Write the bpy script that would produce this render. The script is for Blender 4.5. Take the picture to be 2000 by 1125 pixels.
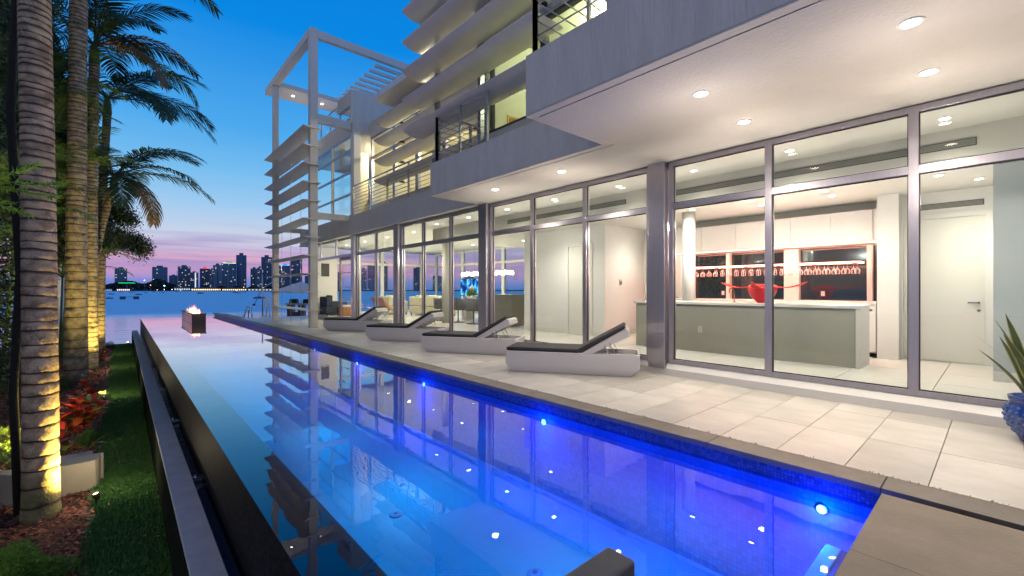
import bpy, math, random
import numpy as np
from mathutils import Vector, Matrix
for _o in list(bpy.data.objects): bpy.data.objects.remove(_o)
SC = bpy.context.scene
C = SC.collection
PI = math.pi
# ------------------------------------------------------------------ camera
CAM_Z = 1.35
FPX = 851.7
AZ = math.radians(41.8)              # optical axis, measured from +Y (along the pool) towards +X (the villa)
FX, FY = math.sin(AZ), math.cos(AZ)
cam = bpy.data.cameras.new('camera'); camo = bpy.data.objects.new('camera', cam); C.objects.link(camo)
cam.sensor_width = 36.0; cam.lens = FPX / 2000.0 * 36.0
cam.shift_y = 2.5 / 2000.0
cam.clip_start = 0.05; cam.clip_end = 9000
camo.location = (0, 0, CAM_Z); camo.rotation_euler = (PI/2, 0, -AZ)
SC.camera = camo
# ------------------------------------------------------------------ colour, world, exposure
SC.view_settings.view_transform = 'Standard'; SC.view_settings.look = 'None'
SC.view_settings.exposure = 0.0; SC.view_settings.gamma = 1.0
SC.view_settings.use_curve_mapping = False
SC.render.engine = 'CYCLES'
SC.cycles.use_denoising = True
SC.cycles.use_light_tree = True
SC.cycles.max_bounces = 7; SC.cycles.diffuse_bounces = 3; SC.cycles.glossy_bounces = 4
SC.cycles.transparent_max_bounces = 24; SC.cycles.transmission_bounces = 4
SC.cycles.sample_clamp_indirect = 4.0; SC.cycles.blur_glossy = 0.5
SC.cycles.caustics_reflective = False; SC.cycles.caustics_refractive = False

def lin(r, g, b):
    def f(c):
        c /= 255.0
        return c/12.92 if c <= 0.04045 else ((c+0.055)/1.055)**2.4
    return (f(r), f(g), f(b), 1.0)
W = bpy.data.worlds.new('World'); SC.world = W; W.use_nodes = True
nt = W.node_tree; nt.nodes.clear()
def N(nt, typ, **kw):
    n = nt.nodes.new(typ)
    for k, v in kw.items(): setattr(n, k, v)
    return n
wo = N(nt, 'ShaderNodeOutputWorld'); bg = N(nt, 'ShaderNodeBackground'); tc = N(nt, 'ShaderNodeTexCoord')
sep = N(nt, 'ShaderNodeSeparateXYZ'); ramp = N(nt, 'ShaderNodeValToRGB')
mp = N(nt, 'ShaderNodeMapping'); noi = N(nt, 'ShaderNodeTexNoise')
mp.inputs['Scale'].default_value = (2.2, 2.2, 34); noi.inputs['Scale'].default_value = 1.6; noi.inputs['Detail'].default_value = 5
ad = N(nt, 'ShaderNodeMath', operation='MULTIPLY_ADD')
L = nt.links.new
L(tc.outputs['Generated'], sep.inputs[0]); L(tc.outputs['Generated'], mp.inputs[0]); L(mp.outputs[0], noi.inputs[0])
L(noi.outputs[0], ad.inputs[0]); ad.inputs[1].default_value = 0.022; ad.inputs[2].default_value = -0.011
ad2 = N(nt, 'ShaderNodeMath', operation='ADD'); L(ad.outputs[0], ad2.inputs[0]); L(sep.outputs[2], ad2.inputs[1])
L(ad2.outputs[0], ramp.inputs[0])
cr = ramp.color_ramp
stops = [(0.0, (92,128,205)), (0.018, (132,142,212)), (0.036, (202,154,200)), (0.055, (222,170,200)), (0.074, (200,180,214)),
         (0.10, (205,213,232)), (0.16, (160,203,240)), (0.22, (120,190,240)), (0.30, (78,170,238)), (0.47, (10,136,228)), (1.0, (10,86,180))]
while len(cr.elements) > 1: cr.elements.remove(cr.elements[-1])
cr.elements[0].position = 0.0; cr.elements[0].color = lin(*stops[0][1])
for p, c in stops[1:]:
    e = cr.elements.new(p); e.color = lin(*c)
# thin streaks of lilac cloud low in the sky
mp2 = N(nt, 'ShaderNodeMapping'); mp2.inputs['Scale'].default_value = (3.0, 3.0, 60); mp2.inputs['Location'].default_value = (1.3, 4.1, 0.4)
no2 = N(nt, 'ShaderNodeTexNoise'); no2.inputs['Scale'].default_value = 1.0; no2.inputs['Detail'].default_value = 6
L(tc.outputs['Generated'], mp2.inputs[0]); L(mp2.outputs[0], no2.inputs[0])
cth = N(nt, 'ShaderNodeMapRange'); cth.inputs[1].default_value = 0.46; cth.inputs[2].default_value = 0.60; L(no2.outputs[0], cth.inputs[0])
band = N(nt, 'ShaderNodeValToRGB'); be = band.color_ramp
be.elements[0].position = 0.02; be.elements[0].color = (0, 0, 0, 1); be.elements[1].position = 0.13; be.elements[1].color = (0, 0, 0, 1)
e = be.elements.new(0.055); e.color = (0.95, 0.95, 0.95, 1); e = be.elements.new(0.085); e.color = (0.7, 0.7, 0.7, 1)
L(sep.outputs[2], band.inputs[0])
mm = N(nt, 'ShaderNodeMath', operation='MULTIPLY'); L(cth.outputs[0], mm.inputs[0]); L(band.outputs[0], mm.inputs[1])
mx = N(nt, 'ShaderNodeMixRGB'); mx.inputs[2].default_value = lin(160,146,200)
L(mm.outputs[0], mx.inputs[0]); L(ramp.outputs[0], mx.inputs[1])
# afterglow: the dusk sky turns paler and greyer towards the west (-X), beyond the left edge of the view
dp = N(nt, 'ShaderNodeVectorMath', operation='DOT_PRODUCT'); dp.inputs[1].default_value = (-0.93, -0.30, 0.20); L(tc.outputs['Generated'], dp.inputs[0])
gm = N(nt, 'ShaderNodeMapRange'); gm.interpolation_type = 'SMOOTHSTEP'; gm.inputs[1].default_value = -0.05; gm.inputs[2].default_value = 0.95; gm.inputs[4].default_value = 0.85; L(dp.outputs['Value'], gm.inputs[0])
mg = N(nt, 'ShaderNodeMixRGB'); mg.inputs[2].default_value = (0.52, 0.47, 0.47, 1); L(gm.outputs[0], mg.inputs[0]); L(mx.outputs[0], mg.inputs[1])
L(mg.outputs[0], bg.inputs[0]); bg.inputs[1].default_value = 1.0; L(bg.outputs[0], wo.inputs[0])

# ------------------------------------------------------------------ measuring helpers (used to work out real positions from photo measurements)
def kx(px):                       # X and Y travelled per metre of depth for a column of the photograph
    u = (px - 1000.0) / FPX
    return FX + u*FY, FY - u*FX
def Yat(px, X): a, b = kx(px); return X / a * b
def on(px, py, z):                # point of the level z seen at a pixel
    a, b = kx(px); d = (CAM_Z - z) * FPX / (py - 565.0)
    return a*d, b*d
def far(px, d): a, b = kx(px); return a*d, b*d
def zat(py, d): return CAM_Z + (565.0 - py)/FPX*d

# ------------------------------------------------------------------ materials
MATS = {}
def mat(name, col, rough=0.6, metal=0.0, var=0.0, vscale=3.0, bump=0.0, bscale=40.0, spec=0.5, emit=None, estr=0.0, stretch=None,
        rand=0.0, col2=None, coat=0.0, trans_sub=0.0):
    m = bpy.data.materials.new(name); m.use_nodes = True
    nt = m.node_tree; b = nt.nodes['Principled BSDF']; L = nt.links.new
    c = tuple(col) + (1,) if len(col) == 3 else col
    b.inputs['Base Color'].default_value = c; b.inputs['Roughness'].default_value = rough; b.inputs['Metallic'].default_value = metal
    b.inputs['Specular IOR Level'].default_value = spec; b.inputs['Coat Weight'].default_value = coat
    if emit: b.inputs['Emission Color'].default_value = tuple(emit)+(1,); b.inputs['Emission Strength'].default_value = estr
    tc = N(nt, 'ShaderNodeTexCoord'); src = tc.outputs['Object']
    if stretch:
        mp = N(nt, 'ShaderNodeMapping'); mp.inputs['Scale'].default_value = stretch; L(src, mp.inputs[0]); src = mp.outputs[0]
    last = None
    if var > 0:
        n = N(nt, 'ShaderNodeTexNoise'); n.inputs['Scale'].default_value = vscale; n.inputs['Detail'].default_value = 6; n.inputs['Roughness'].default_value = 0.65
        L(src, n.inputs[0])
        mr = N(nt, 'ShaderNodeMapRange'); mr.inputs[1].default_value = 0.3; mr.inputs[2].default_value = 0.7
        L(n.outputs[0], mr.inputs[0])
        mix = N(nt, 'ShaderNodeMixRGB'); L(mr.outputs[0], mix.inputs[0])
        c2 = tuple(col2)+(1,) if col2 else tuple(x*(1-var) for x in c[:3])+(1,)
        mix.inputs[1].default_value = c; mix.inputs[2].default_value = c2; last = mix.outputs[0]
        rr = N(nt, 'ShaderNodeMapRange'); rr.inputs[3].default_value = max(0.02, rough-0.08); rr.inputs[4].default_value = min(1, rough+0.1)
        L(n.outputs[0], rr.inputs[0]); L(rr.outputs[0], b.inputs['Roughness'])
    if rand > 0:
        oi = N(nt, 'ShaderNodeObjectInfo'); hs = N(nt, 'ShaderNodeHueSaturation')
        mr = N(nt, 'ShaderNodeMapRange'); mr.inputs[3].default_value = 1-rand; mr.inputs[4].default_value = 1+rand
        L(oi.outputs['Random'], mr.inputs[0]); L(mr.outputs[0], hs.inputs['Value'])
        if last: L(last, hs.inputs['Color'])
        else: hs.inputs['Color'].default_value = c
        last = hs.outputs[0]
    if last: L(last, b.inputs['Base Color'])
    if bump > 0:
        n = N(nt, 'ShaderNodeTexNoise'); n.inputs['Scale'].default_value = bscale; n.inputs['Detail'].default_value = 5
        L(src, n.inputs[0]); bp = N(nt, 'ShaderNodeBump'); bp.inputs['Strength'].default_value = bump; bp.inputs['Distance'].default_value = 0.02
        L(n.outputs[0], bp.inputs['Height']); L(bp.outputs[0], b.inputs['Normal'])
    MATS[name] = m; return m

def sheet_glass(name, tint, ior=1.5, rough=0.0, bump=0.0, bscale=1.0, boost=1.0, stretch=None):
    """clear sheet: mirror by Fresnel, otherwise see-through (tinted)"""
    m = bpy.data.materials.new(name); m.use_nodes = True; nt = m.node_tree; nt.nodes.clear(); L = nt.links.new
    o = N(nt, 'ShaderNodeOutputMaterial'); t = N(nt, 'ShaderNodeBsdfTransparent'); g = N(nt, 'ShaderNodeBsdfGlossy'); mx = N(nt, 'ShaderNodeMixShader')
    fr = N(nt, 'ShaderNodeFresnel'); fr.inputs['IOR'].default_value = ior
    t.inputs[0].default_value = tuple(tint)+(1,); g.inputs['Roughness'].default_value = rough; g.inputs['Color'].default_value = (1, 1, 1, 1)
    ge = N(nt, 'ShaderNodeMath', operation='MULTIPLY'); ge.inputs[1].default_value = boost; ge.use_clamp = True
    L(fr.outputs[0], ge.inputs[0]); L(ge.outputs[0], mx.inputs[0]); L(t.outputs[0], mx.inputs[1]); L(g.outputs[0], mx.inputs[2]); L(mx.outputs[0], o.inputs[0])
    if bump > 0:
        tc = N(nt, 'ShaderNodeTexCoord'); n = N(nt, 'ShaderNodeTexNoise'); n.inputs['Scale'].default_value = bscale; n.inputs['Detail'].default_value = 3
        src = tc.outputs['Object']
        if stretch:
            mp = N(nt, 'ShaderNodeMapping'); mp.inputs['Scale'].default_value = stretch; L(src, mp.inputs[0]); src = mp.outputs[0]
        bp = N(nt, 'ShaderNodeBump'); bp.inputs['Strength'].default_value = bump; bp.inputs['Distance'].default_value = 0.02
        L(src, n.inputs[0]); L(n.outputs[0], bp.inputs['Height']); L(bp.outputs[0], g.inputs['Normal']); L(bp.outputs[0], fr.inputs['Normal'])
    MATS[name] = m; return m

def tile_mat(name, c1, c2, mortar, size, rough=0.25, bump=0.3, mort=0.012, axes='YZ', spec=0.5, rowf=1.0):
    """mosaic in world metres: colour and joints by a brick pattern with random tone"""
    m = bpy.data.materials.new(name); m.use_nodes = True; nt = m.node_tree; b = nt.nodes['Principled BSDF']; L = nt.links.new
    tc = N(nt, 'ShaderNodeTexCoord'); sp = N(nt, 'ShaderNodeSeparateXYZ'); cb = N(nt, 'ShaderNodeCombineXYZ'); br = N(nt, 'ShaderNodeTexBrick')
    L(tc.outputs['Object'], sp.inputs[0]); L(sp.outputs['XYZ'.index(axes[0])], cb.inputs[0]); L(sp.outputs['XYZ'.index(axes[1])], cb.inputs[1]); L(cb.outputs[0], br.inputs[0])
    br.offset = 0.0; br.inputs['Scale'].default_value = 1.0; br.inputs['Brick Width'].default_value = size; br.inputs['Row Height'].default_value = size*rowf
    br.inputs['Mortar Size'].default_value = mort*size*4; br.inputs['Color1'].default_value = tuple(c1)+(1,); br.inputs['Color2'].default_value = tuple(c2)+(1,); br.inputs['Mortar'].default_value = tuple(mortar)+(1,)
    n = N(nt, 'ShaderNodeTexNoise'); n.inputs['Scale'].default_value = 1.3; n.inputs['Detail'].default_value = 5; L(tc.outputs['Object'], n.inputs[0])
    mr = N(nt, 'ShaderNodeMapRange'); mr.inputs[3].default_value = 0.75; mr.inputs[4].default_value = 1.2; L(n.outputs[0], mr.inputs[0])
    hs = N(nt, 'ShaderNodeHueSaturation'); L(mr.outputs[0], hs.inputs['Value']); L(br.outputs[0], hs.inputs['Color'])
    L(hs.outputs[0], b.inputs['Base Color']); b.inputs['Roughness'].default_value = rough; b.inputs['Specular IOR Level'].default_value = spec
    bp = N(nt, 'ShaderNodeBump'); bp.inputs['Strength'].default_value = bump; bp.inputs['Distance'].default_value = 0.004; bp.invert = True
    L(br.outputs['Fac'], bp.inputs['Height']); L(bp.outputs[0], b.inputs['Normal'])
    MATS[name] = m; return m

def emis(name, col, s):
    m = bpy.data.materials.new(name); m.use_nodes = True; nt = m.node_tree; nt.nodes.clear()
    o = N(nt, 'ShaderNodeOutputMaterial'); e = N(nt, 'ShaderNodeEmission'); e.inputs[0].default_value = tuple(col)+(1,); e.inputs[1].default_value = s
    nt.links.new(e.outputs[0], o.inputs[0]); MATS[name] = m; return m

M_PLASTER = mat('grey_plaster', (0.72,0.69,0.64), 0.72, var=0.14, vscale=1.2, bump=0.9, bscale=7, stretch=(5,5,0.8))
M_SOFFIT = mat('soffit_plaster', (0.72,0.67,0.62), 0.8, var=0.10, vscale=1.1, bump=0.35, bscale=30)
M_WHITE = mat('white_paint', (0.78,0.76,0.72), 0.55, var=0.05, vscale=1.0, bump=0.05, bscale=60)
M_OFFW = mat('warm_white_paint', (0.72,0.70,0.64), 0.6, var=0.05, vscale=1.0)
M_TAUPE = mat('bulkhead_paint', (0.55,0.53,0.47), 0.7, var=0.05, vscale=1.0)
M_ALU = mat('brushed_aluminium', (0.58,0.55,0.60), 0.32, metal=0.9, var=0.12, vscale=5, stretch=(8,8,0.6))
M_ALUD = mat('gasket_black', (0.03,0.03,0.035), 0.6)
M_BLADE = mat('louvre_metal', (0.82,0.79,0.77), 0.36, metal=0.25, var=0.12, vscale=1.6, bump=0.03, bscale=8)
M_FRAME = mat('cream_steel_paint', (0.68,0.65,0.60), 0.45, var=0.07, vscale=3)
M_RAIL = mat('steel_rail', (0.45,0.44,0.46), 0.35, metal=0.7)
M_DGREY = mat('dark_grey_powder_coat', (0.060,0.060,0.070), 0.45, bump=0.06, bscale=500)
M_DECK = mat('limestone_tile', (0.60,0.56,0.50), 0.42, var=0.30, vscale=2.2, bump=0.06, bscale=26, rand=0.14, stretch=(1,0.6,1))
M_GROUT = mat('grout', (0.33,0.285,0.22), 0.9)
M_COPING = mat('coping_stone', (0.175,0.148,0.120), 0.55, var=0.30, vscale=3.5, bump=0.12, bscale=60, rand=0.10)
M_PLAT = mat('platform_stone', (0.195,0.152,0.108), 0.6, var=0.35, vscale=2.4, bump=0.14, bscale=70, rand=0.05)
M_CONC = mat('trough_concrete', (0.50,0.47,0.46), 0.7, var=0.22, vscale=5, bump=0.2, bscale=70)
M_FLOOR = mat('indoor_tile', (0.74,0.71,0.65), 0.18, var=0.05, vscale=1.2, rand=0.02)
M_GLASS = sheet_glass('window_glass', (0.90,0.95,0.92), 1.45, boost=1.1)
M_CLEAR = sheet_glass('clear_glass', (0.93,0.96,0.95), 1.4)
M_MOSD = tile_mat('dark_mosaic', (0.020,0.022,0.026), (0.060,0.062,0.068), (0.012,0.012,0.014), 0.022, rough=0.28, bump=0.8)
M_MOSB = tile_mat('blue_mosaic', (0.02,0.05,0.16), (0.05,0.11,0.32), (0.010,0.02,0.06), 0.025, rough=0.45, bump=0.8, spec=0.2)
M_POOL = mat('pool_plaster', (0.22,0.50,0.60), 0.6, var=0.14, vscale=1.1, bump=0.1, bscale=20)
M_POOLW = tile_mat('pool_wall_mosaic', (0.16,0.26,0.50), (0.24,0.36,0.62), (0.13,0.2,0.4), 0.04, rough=0.4, bump=0.3)
M_WEIR = mat('weir_top_stone', (0.030,0.030,0.036), 0.4, var=0.3, vscale=6)
M_BLACK = mat('matt_black', (0.012,0.012,0.014), 0.5)
M_STEEL = mat('polished_steel', (0.6,0.6,0.6), 0.2, metal=1.0)
M_LENS = emis('lamp_lens', (1.0,0.93,0.80), 26)
M_LENSB = emis('pool_lamp_lens', (0.30,0.42,1.0), 30)
M_LENSY = emis('garden_lamp_lens', (1.0,0.85,0.45), 30)

# ------------------------------------------------------------------ mesh helpers
class MB:
    def __init__(s): s.v = []; s.f = []
    def add(s, vs, fs):
        o = len(s.v); s.v += [tuple(p) for p in vs]; s.f += [tuple(o+i for i in f) for f in fs]; return s
    def box(s, x0, y0, z0, x1, y1, z1):
        if x0 > x1: x0, x1 = x1, x0
        if y0 > y1: y0, y1 = y1, y0
        if z0 > z1: z0, z1 = z1, z0
        return s.add([(x0,y0,z0),(x1,y0,z0),(x1,y1,z0),(x0,y1,z0),(x0,y0,z1),(x1,y0,z1),(x1,y1,z1),(x0,y1,z1)],
                     [(0,3,2,1),(4,5,6,7),(0,1,5,4),(1,2,6,5),(2,3,7,6),(3,0,4,7)])
    def prism(s, prof, a, b, axis='Y'):
        """prof: closed 2-D outline; swept along the axis from a to b. axis Y: prof=(x,z); X: prof=(y,z); Z: prof=(x,y)"""
        n = len(prof)
        def P(p, t): return {'Y': (p[0], t, p[1]), 'X': (t, p[0], p[1]), 'Z': (p[0], p[1], t)}[axis]
        vs = [P(p, a) for p in prof] + [P(p, b) for p in prof]
        fs = [tuple(range(n)), tuple(range(2*n-1, n-1, -1))] + [(i, n+i, n+(i+1) % n, (i+1) % n) for i in range(n)]
        return s.add(vs, fs)
    def tube(s, pts, r, k=8, cap=True):
        pts = [Vector(p) for p in pts]; n = len(pts)
        rs = r if isinstance(r, (list, tuple)) else [r]*n
        rings = []
        prev = None
        for i, p in enumerate(pts):
            t = (pts[min(i+1, n-1)] - pts[max(i-1, 0)]).normalized()
            if prev is None:
                a = Vector((0,0,1)) if abs(t.z) < 0.9 else Vector((1,0,0))
                nrm = t.cross(a).normalized()
            else:
                nrm = (prev - t*prev.dot(t)).normalized()
            prev = nrm; bn = t.cross(nrm)
            rings.append([p + rs[i]*(math.cos(2*PI*j/k)*nrm + math.sin(2*PI*j/k)*bn) for j in range(k)])
        vs = [v for ring in rings for v in ring]
        fs = [(i*k+j, i*k+(j+1) % k, (i+1)*k+(j+1) % k, (i+1)*k+j) for i in range(n-1) for j in range(k)]
        if cap: fs += [tuple(range(k-1, -1, -1)), tuple((n-1)*k+j for j in range(k))]
        return s.add(vs, fs)
    def lathe(s, prof, k=24, c=(0,0,0)):
        vs = []
        for r, z in prof:
            for j in range(k): vs.append((c[0]+r*math.cos(2*PI*j/k), c[1]+r*math.sin(2*PI*j/k), c[2]+z))
        n = len(prof)
        fs = [(i*k+j, i*k+(j+1) % k, (i+1)*k+(j+1) % k, (i+1)*k+j) for i in range(n-1) for j in range(k)]
        closed = prof[0] == prof[-1]
        if prof[0][0] > 1e-4 and not closed and prof[1][0] > 1e-4: fs.append(tuple(range(k-1, -1, -1)))
        if prof[-1][0] > 1e-4 and not closed and prof[-2][0] > 1e-4: fs.append(tuple((n-1)*k+j for j in range(k)))
        return s.add(vs, fs)
    def mesh(s, name, m, smooth=False):
        me = bpy.data.meshes.new(name); me.from_pydata(s.v, [], s.f); me.materials.append(m)
        if smooth: me.polygons.foreach_set('use_smooth', [True]*len(me.polygons))
        me.update(); return me
    def obj(s, name, m, parent=None, smooth=False, bevel=0.0, seg=2, loc=None, rotz=0):
        o = bpy.data.objects.new(name, s.mesh(name, m, smooth)); C.objects.link(o)
        if parent: o.parent = parent
        if loc: o.location = loc
        o.rotation_euler.z = rotz
        if bevel > 0:
            b = o.modifiers.new('edge', 'BEVEL'); b.width = bevel; b.segments = seg; b.limit_method = 'ANGLE'; b.angle_limit = math.radians(35)
            if not smooth: o.data.polygons.foreach_set('use_smooth', [True]*len(o.data.polygons)); 
            b.harden_normals = True
        return o
def B(*a): return MB().box(*a)
def inst(me, name, parent=None, loc=(0,0,0), rot=(0,0,0), sc=(1,1,1)):
    o = bpy.data.objects.new(name, me); C.objects.link(o)
    if parent: o.parent = parent
    o.location = loc; o.rotation_euler = rot; o.scale = sc; return o
def tag(o, label=None, cat=None, group=None, kind=None):
    if label: o['label'] = label
    if cat: o['category'] = cat
    if group: o['group'] = group
    if kind: o['kind'] = kind
    return o
def thing(name, label, cat, loc=(0,0,0), rotz=0, group=None):
    o = bpy.data.objects.new(name, None); C.objects.link(o); o.location = loc; o.rotation_euler = (0,0,rotz); o.empty_display_size = 0.1
    return tag(o, label, cat, group)
def struct(o): o['kind'] = 'structure'; return o
def copy_tree(o, parent=None):
    c = o.copy(); C.objects.link(c); c.parent = parent
    for ch in list(o.children): copy_tree(ch, c)
    return c
def nm(me, verts, faces, m, name, parent=None, smooth=False):
    pass
def npmesh(name, verts, nper, m, smooth=False):
    """mesh of separate polygons, nper corners each, from an (n*nper,3) array"""
    me = bpy.data.meshes.new(name); nv = len(verts); nf = nv//nper
    me.vertices.add(nv); me.vertices.foreach_set('co', np.ascontiguousarray(verts, dtype=np.float32).ravel())
    me.loops.add(nv); me.loops.foreach_set('vertex_index', np.arange(nv, dtype=np.int32))
    me.polygons.add(nf); me.polygons.foreach_set('loop_start', np.arange(0, nv, nper, dtype=np.int32)); me.polygons.foreach_set('loop_total', np.full(nf, nper, dtype=np.int32))
    me.materials.append(m); me.update(calc_edges=True); return me
ORD = ['first','second','third','fourth','fifth','sixth','seventh','eighth','ninth','tenth','eleventh','twelfth','thirteenth','fourteenth','fifteenth','sixteenth','seventeenth','eighteenth','nineteenth','twentieth']
def ordw(i):
    if i < 20: return ORD[i]
    t = (i+1)//10; r = (i+1) % 10
    tens = {2:'twenty',3:'thirty',4:'forty',5:'fifty'}[t]
    return {2:'twentieth',3:'thirtieth',4:'fortieth',5:'fiftieth'}[t] if r == 0 else tens+'-'+ORD[r-1]
def lamp(name, typ, loc, power, col, parent=None, **kw):
    l = bpy.data.lights.new(name, typ); l.energy = power; l.color = col
    for k, v in kw.items(): setattr(l, k, v)
    if name in ('glow','beam','pool_lamp_glow','pool_lamp_and_fill','pool_floor_fill','bed_fill','fire_and_fill_light'): l.cycles.use_multiple_importance_sampling = False
    o = bpy.data.objects.new(name, l); C.objects.link(o); o.location = loc
    if parent: o.parent = parent
    return o
rnd = random.Random(7)

# ================================================================== SETTING
Z_LAWN, Z_WATER, Z_BAY, Z_DOCK = -1.45, -0.14, -2.6, -0.85
X_WALL, X_WEIR, X_CO0, X_CO1, X_GL = 0.70, 1.05, 3.87, 4.12, 6.51
Y_NEAR, Y_END, Y_DECK = 0.52, 29.3, 23.6

# bay water: calm near the shore, wind-rippled farther out
def bay():
    m = bpy.data.materials.new('bay_water'); m.use_nodes = True; nt = m.node_tree; b = nt.nodes['Principled BSDF']; L = nt.links.new
    b.inputs['Base Color'].default_value = (0.09,0.48,0.80,1); b.inputs['IOR'].default_value = 1.33
    geo = N(nt, 'ShaderNodeNewGeometry'); sp = N(nt, 'ShaderNodeSeparateXYZ'); L(geo.outputs['Position'], sp.inputs[0])
    n0 = N(nt, 'ShaderNodeTexNoise'); n0.inputs['Scale'].default_value = 0.012; n0.inputs['Detail'].default_value = 3; L(geo.outputs['Position'], n0.inputs[0])
    ln = N(nt, 'ShaderNodeVectorMath', operation='LENGTH'); L(geo.outputs['Position'], ln.inputs[0])
    ad = N(nt, 'ShaderNodeMath', operation='MULTIPLY_ADD'); L(n0.outputs[0], ad.inputs[0]); ad.inputs[1].default_value = 50; L(ln.outputs['Value'], ad.inputs[2])
    mr = N(nt, 'ShaderNodeMapRange'); mr.interpolation_type = 'SMOOTHSTEP'; mr.inputs[1].default_value = 100; mr.inputs[2].default_value = 122; L(ad.outputs[0], mr.inputs[0])
    rr = N(nt, 'ShaderNodeMapRange'); rr.inputs[3].default_value = 0.10; rr.inputs[4].default_value = 0.42; L(mr.outputs[0], rr.inputs[0]); L(rr.outputs[0], b.inputs['Roughness'])
    mp = N(nt, 'ShaderNodeMapping'); mp.inputs['Rotation'].default_value = (0,0,0.7); mp.inputs['Scale'].default_value = (0.25,1.0,1); L(geo.outputs['Position'], mp.inputs[0])
    n1 = N(nt, 'ShaderNodeTexNoise'); n1.inputs['Scale'].default_value = 0.9; n1.inputs['Detail'].default_value = 5; L(mp.outputs[0], n1.inputs[0])
    bs = N(nt, 'ShaderNodeMapRange'); bs.inputs[3].default_value = 0.10; bs.inputs[4].default_value = 0.9; L(mr.outputs[0], bs.inputs[0])
    bp = N(nt, 'ShaderNodeBump'); bp.inputs['Distance'].default_value = 0.5; L(bs.outputs[0], bp.inputs['Strength']); L(n1.outputs[0], bp.inputs['Height']); L(bp.outputs[0], b.inputs['Normal'])
    struct(MB().add([(-4000,-4000,Z_BAY),(4000,-4000,Z_BAY),(4000,5000,Z_BAY),(-4000,5000,Z_BAY)], [(0,1,2,3)]).obj('bay_water', m))
bay()
# terrain under the plot with its seawall
M_SOIL = mat('mulch_soil', (0.060,0.026,0.016), 0.95, var=0.4, vscale=7, bump=0.8, bscale=26)
struct(B(-14, -7, -4, 0.37, 29.6, Z_LAWN).obj('ground', M_SOIL))
struct(B(-14, 29.6, -4, 0.55, 29.9, Z_LAWN+0.02).obj('seawall', M_CONC))
M_TURFB = mat('turf_backing', (0.010,0.028,0.008), 0.95, var=0.4, vscale=12)
struct(B(-0.33, -4, Z_LAWN, 0.37, 29.45, Z_LAWN+0.02).obj('lawn_base', M_TURFB))
# curb and gutter beside the infinity wall
ZC = CAM_Z-2.12
M_DFACE = mat('shade_dark_render', (0.022,0.030,0.024), 0.9, var=0.5, vscale=5, spec=0.0)  # near-black colour carries the shade on the curb's lawn side
cu = struct(B(0.375, -4, -4, 0.59, 29.7, ZC).obj('gutter_curb', M_CONC, bevel=0.008))
B(0.368, -4, -4, 0.374, 29.69, ZC-0.02).obj('lawn_side_shade', M_DFACE, cu)
struct(B(0.59, -4, -4, X_WALL, 29.7, ZC-0.14).obj('gutter_floor', mat('gutter_wet', (0.16,0.16,0.18), 0.25, var=0.3, vscale=9, bump=0.3, bscale=40)))
gw = struct(B(0.59, -4, ZC-0.14, X_WALL, 29.7, ZC-0.05).obj('gutter_water', sheet_glass('gutter_water_mat', (0.6,0.75,0.9), 1.33, 0.05, 0.7, 9)))
for k in range(9):
    br = MB(); y = 3.1+2.9*k; br.box(0.585, y, ZC-0.03, 0.70, y+0.05, ZC+0.012); br.tube([(0.62,y+0.025,ZC),(0.62,y+0.025,ZC+0.035)], 0.02, 8)
    o = br.obj('gutter_clip', M_STEEL, cu)

# ---- pool shell (one thing: the pool, with its walls, coping, lamps)
pool = thing('swimming_pool', 'long infinity pool lit blue, running beside the pale stone deck to the bay', 'swimming pool', (0,0,0))
struct(B(X_WALL, Y_NEAR, -4, X_CO0, Y_END, -1.12).obj('pool_floor', M_POOL, pool))
B(X_WALL, Y_NEAR, -1.12, X_WALL+0.02, Y_END, Z_WATER-0.004).obj('infinity_wall_face', M_MOSD, pool)
B(X_WALL+0.02, Y_NEAR, -1.12, X_WEIR, Y_END, Z_WATER-0.03).obj('infinity_wall', M_WEIR, pool)
B(X_WALL-0.003, Y_NEAR-0.5, -3.9, X_WALL+0.0, Y_END+0.02, -1.12).obj('outer_wall_face', M_MOSD, pool)
B(X_WALL-0.004, Y_NEAR, -1.121, X_WALL-0.001, Y_END+0.02, Z_WATER-0.01).obj('wet_wall_skin', tile_mat('wet_dark_mosaic', (0.008,0.009,0.013), (0.030,0.032,0.040), (0.004,0.004,0.006), 0.024, rough=0.6, bump=1.0, spec=0.05), pool)
B(X_CO0, Y_NEAR-3, -1.12, X_CO0+0.2, Y_END, -0.16).obj('side_wall', M_POOLW, pool)
B(X_CO0-0.006, Y_NEAR-3, -0.17, X_CO0+0.2, Y_END, -0.045).obj('waterline_mosaic', M_MOSB, pool)
B(X_WEIR, Y_END-0.25, -1.12, X_CO0, Y_END, Z_WATER-0.03).obj('end_wall', M_WEIR, pool)
B(X_WALL, Y_NEAR-0.2, -1.12, X_CO0, Y_NEAR, -0.16).obj('near_wall', M_POOLW, pool)
st = MB().box(X_WEIR, Y_NEAR, -0.7, X_CO0-0.25, Y_NEAR+0.09, -0.40).box(X_WEIR, Y_NEAR+0.19, -0.7, X_CO0-0.25, Y_NEAR+0.28, -0.40).box(X_WEIR, Y_NEAR+0.09, -0.7, X_CO0-0.25, Y_NEAR+0.19, -0.415)
st.obj('entry_step', mat('pale_step', (0.88,0.88,0.90), 0.5, var=0.12, vscale=14), pool, bevel=0.006)
B(X_WEIR, Y_NEAR+0.095, -0.4149, X_CO0-0.25, Y_NEAR+0.185, -0.408).obj('step_band', M_WEIR, pool)
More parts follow.
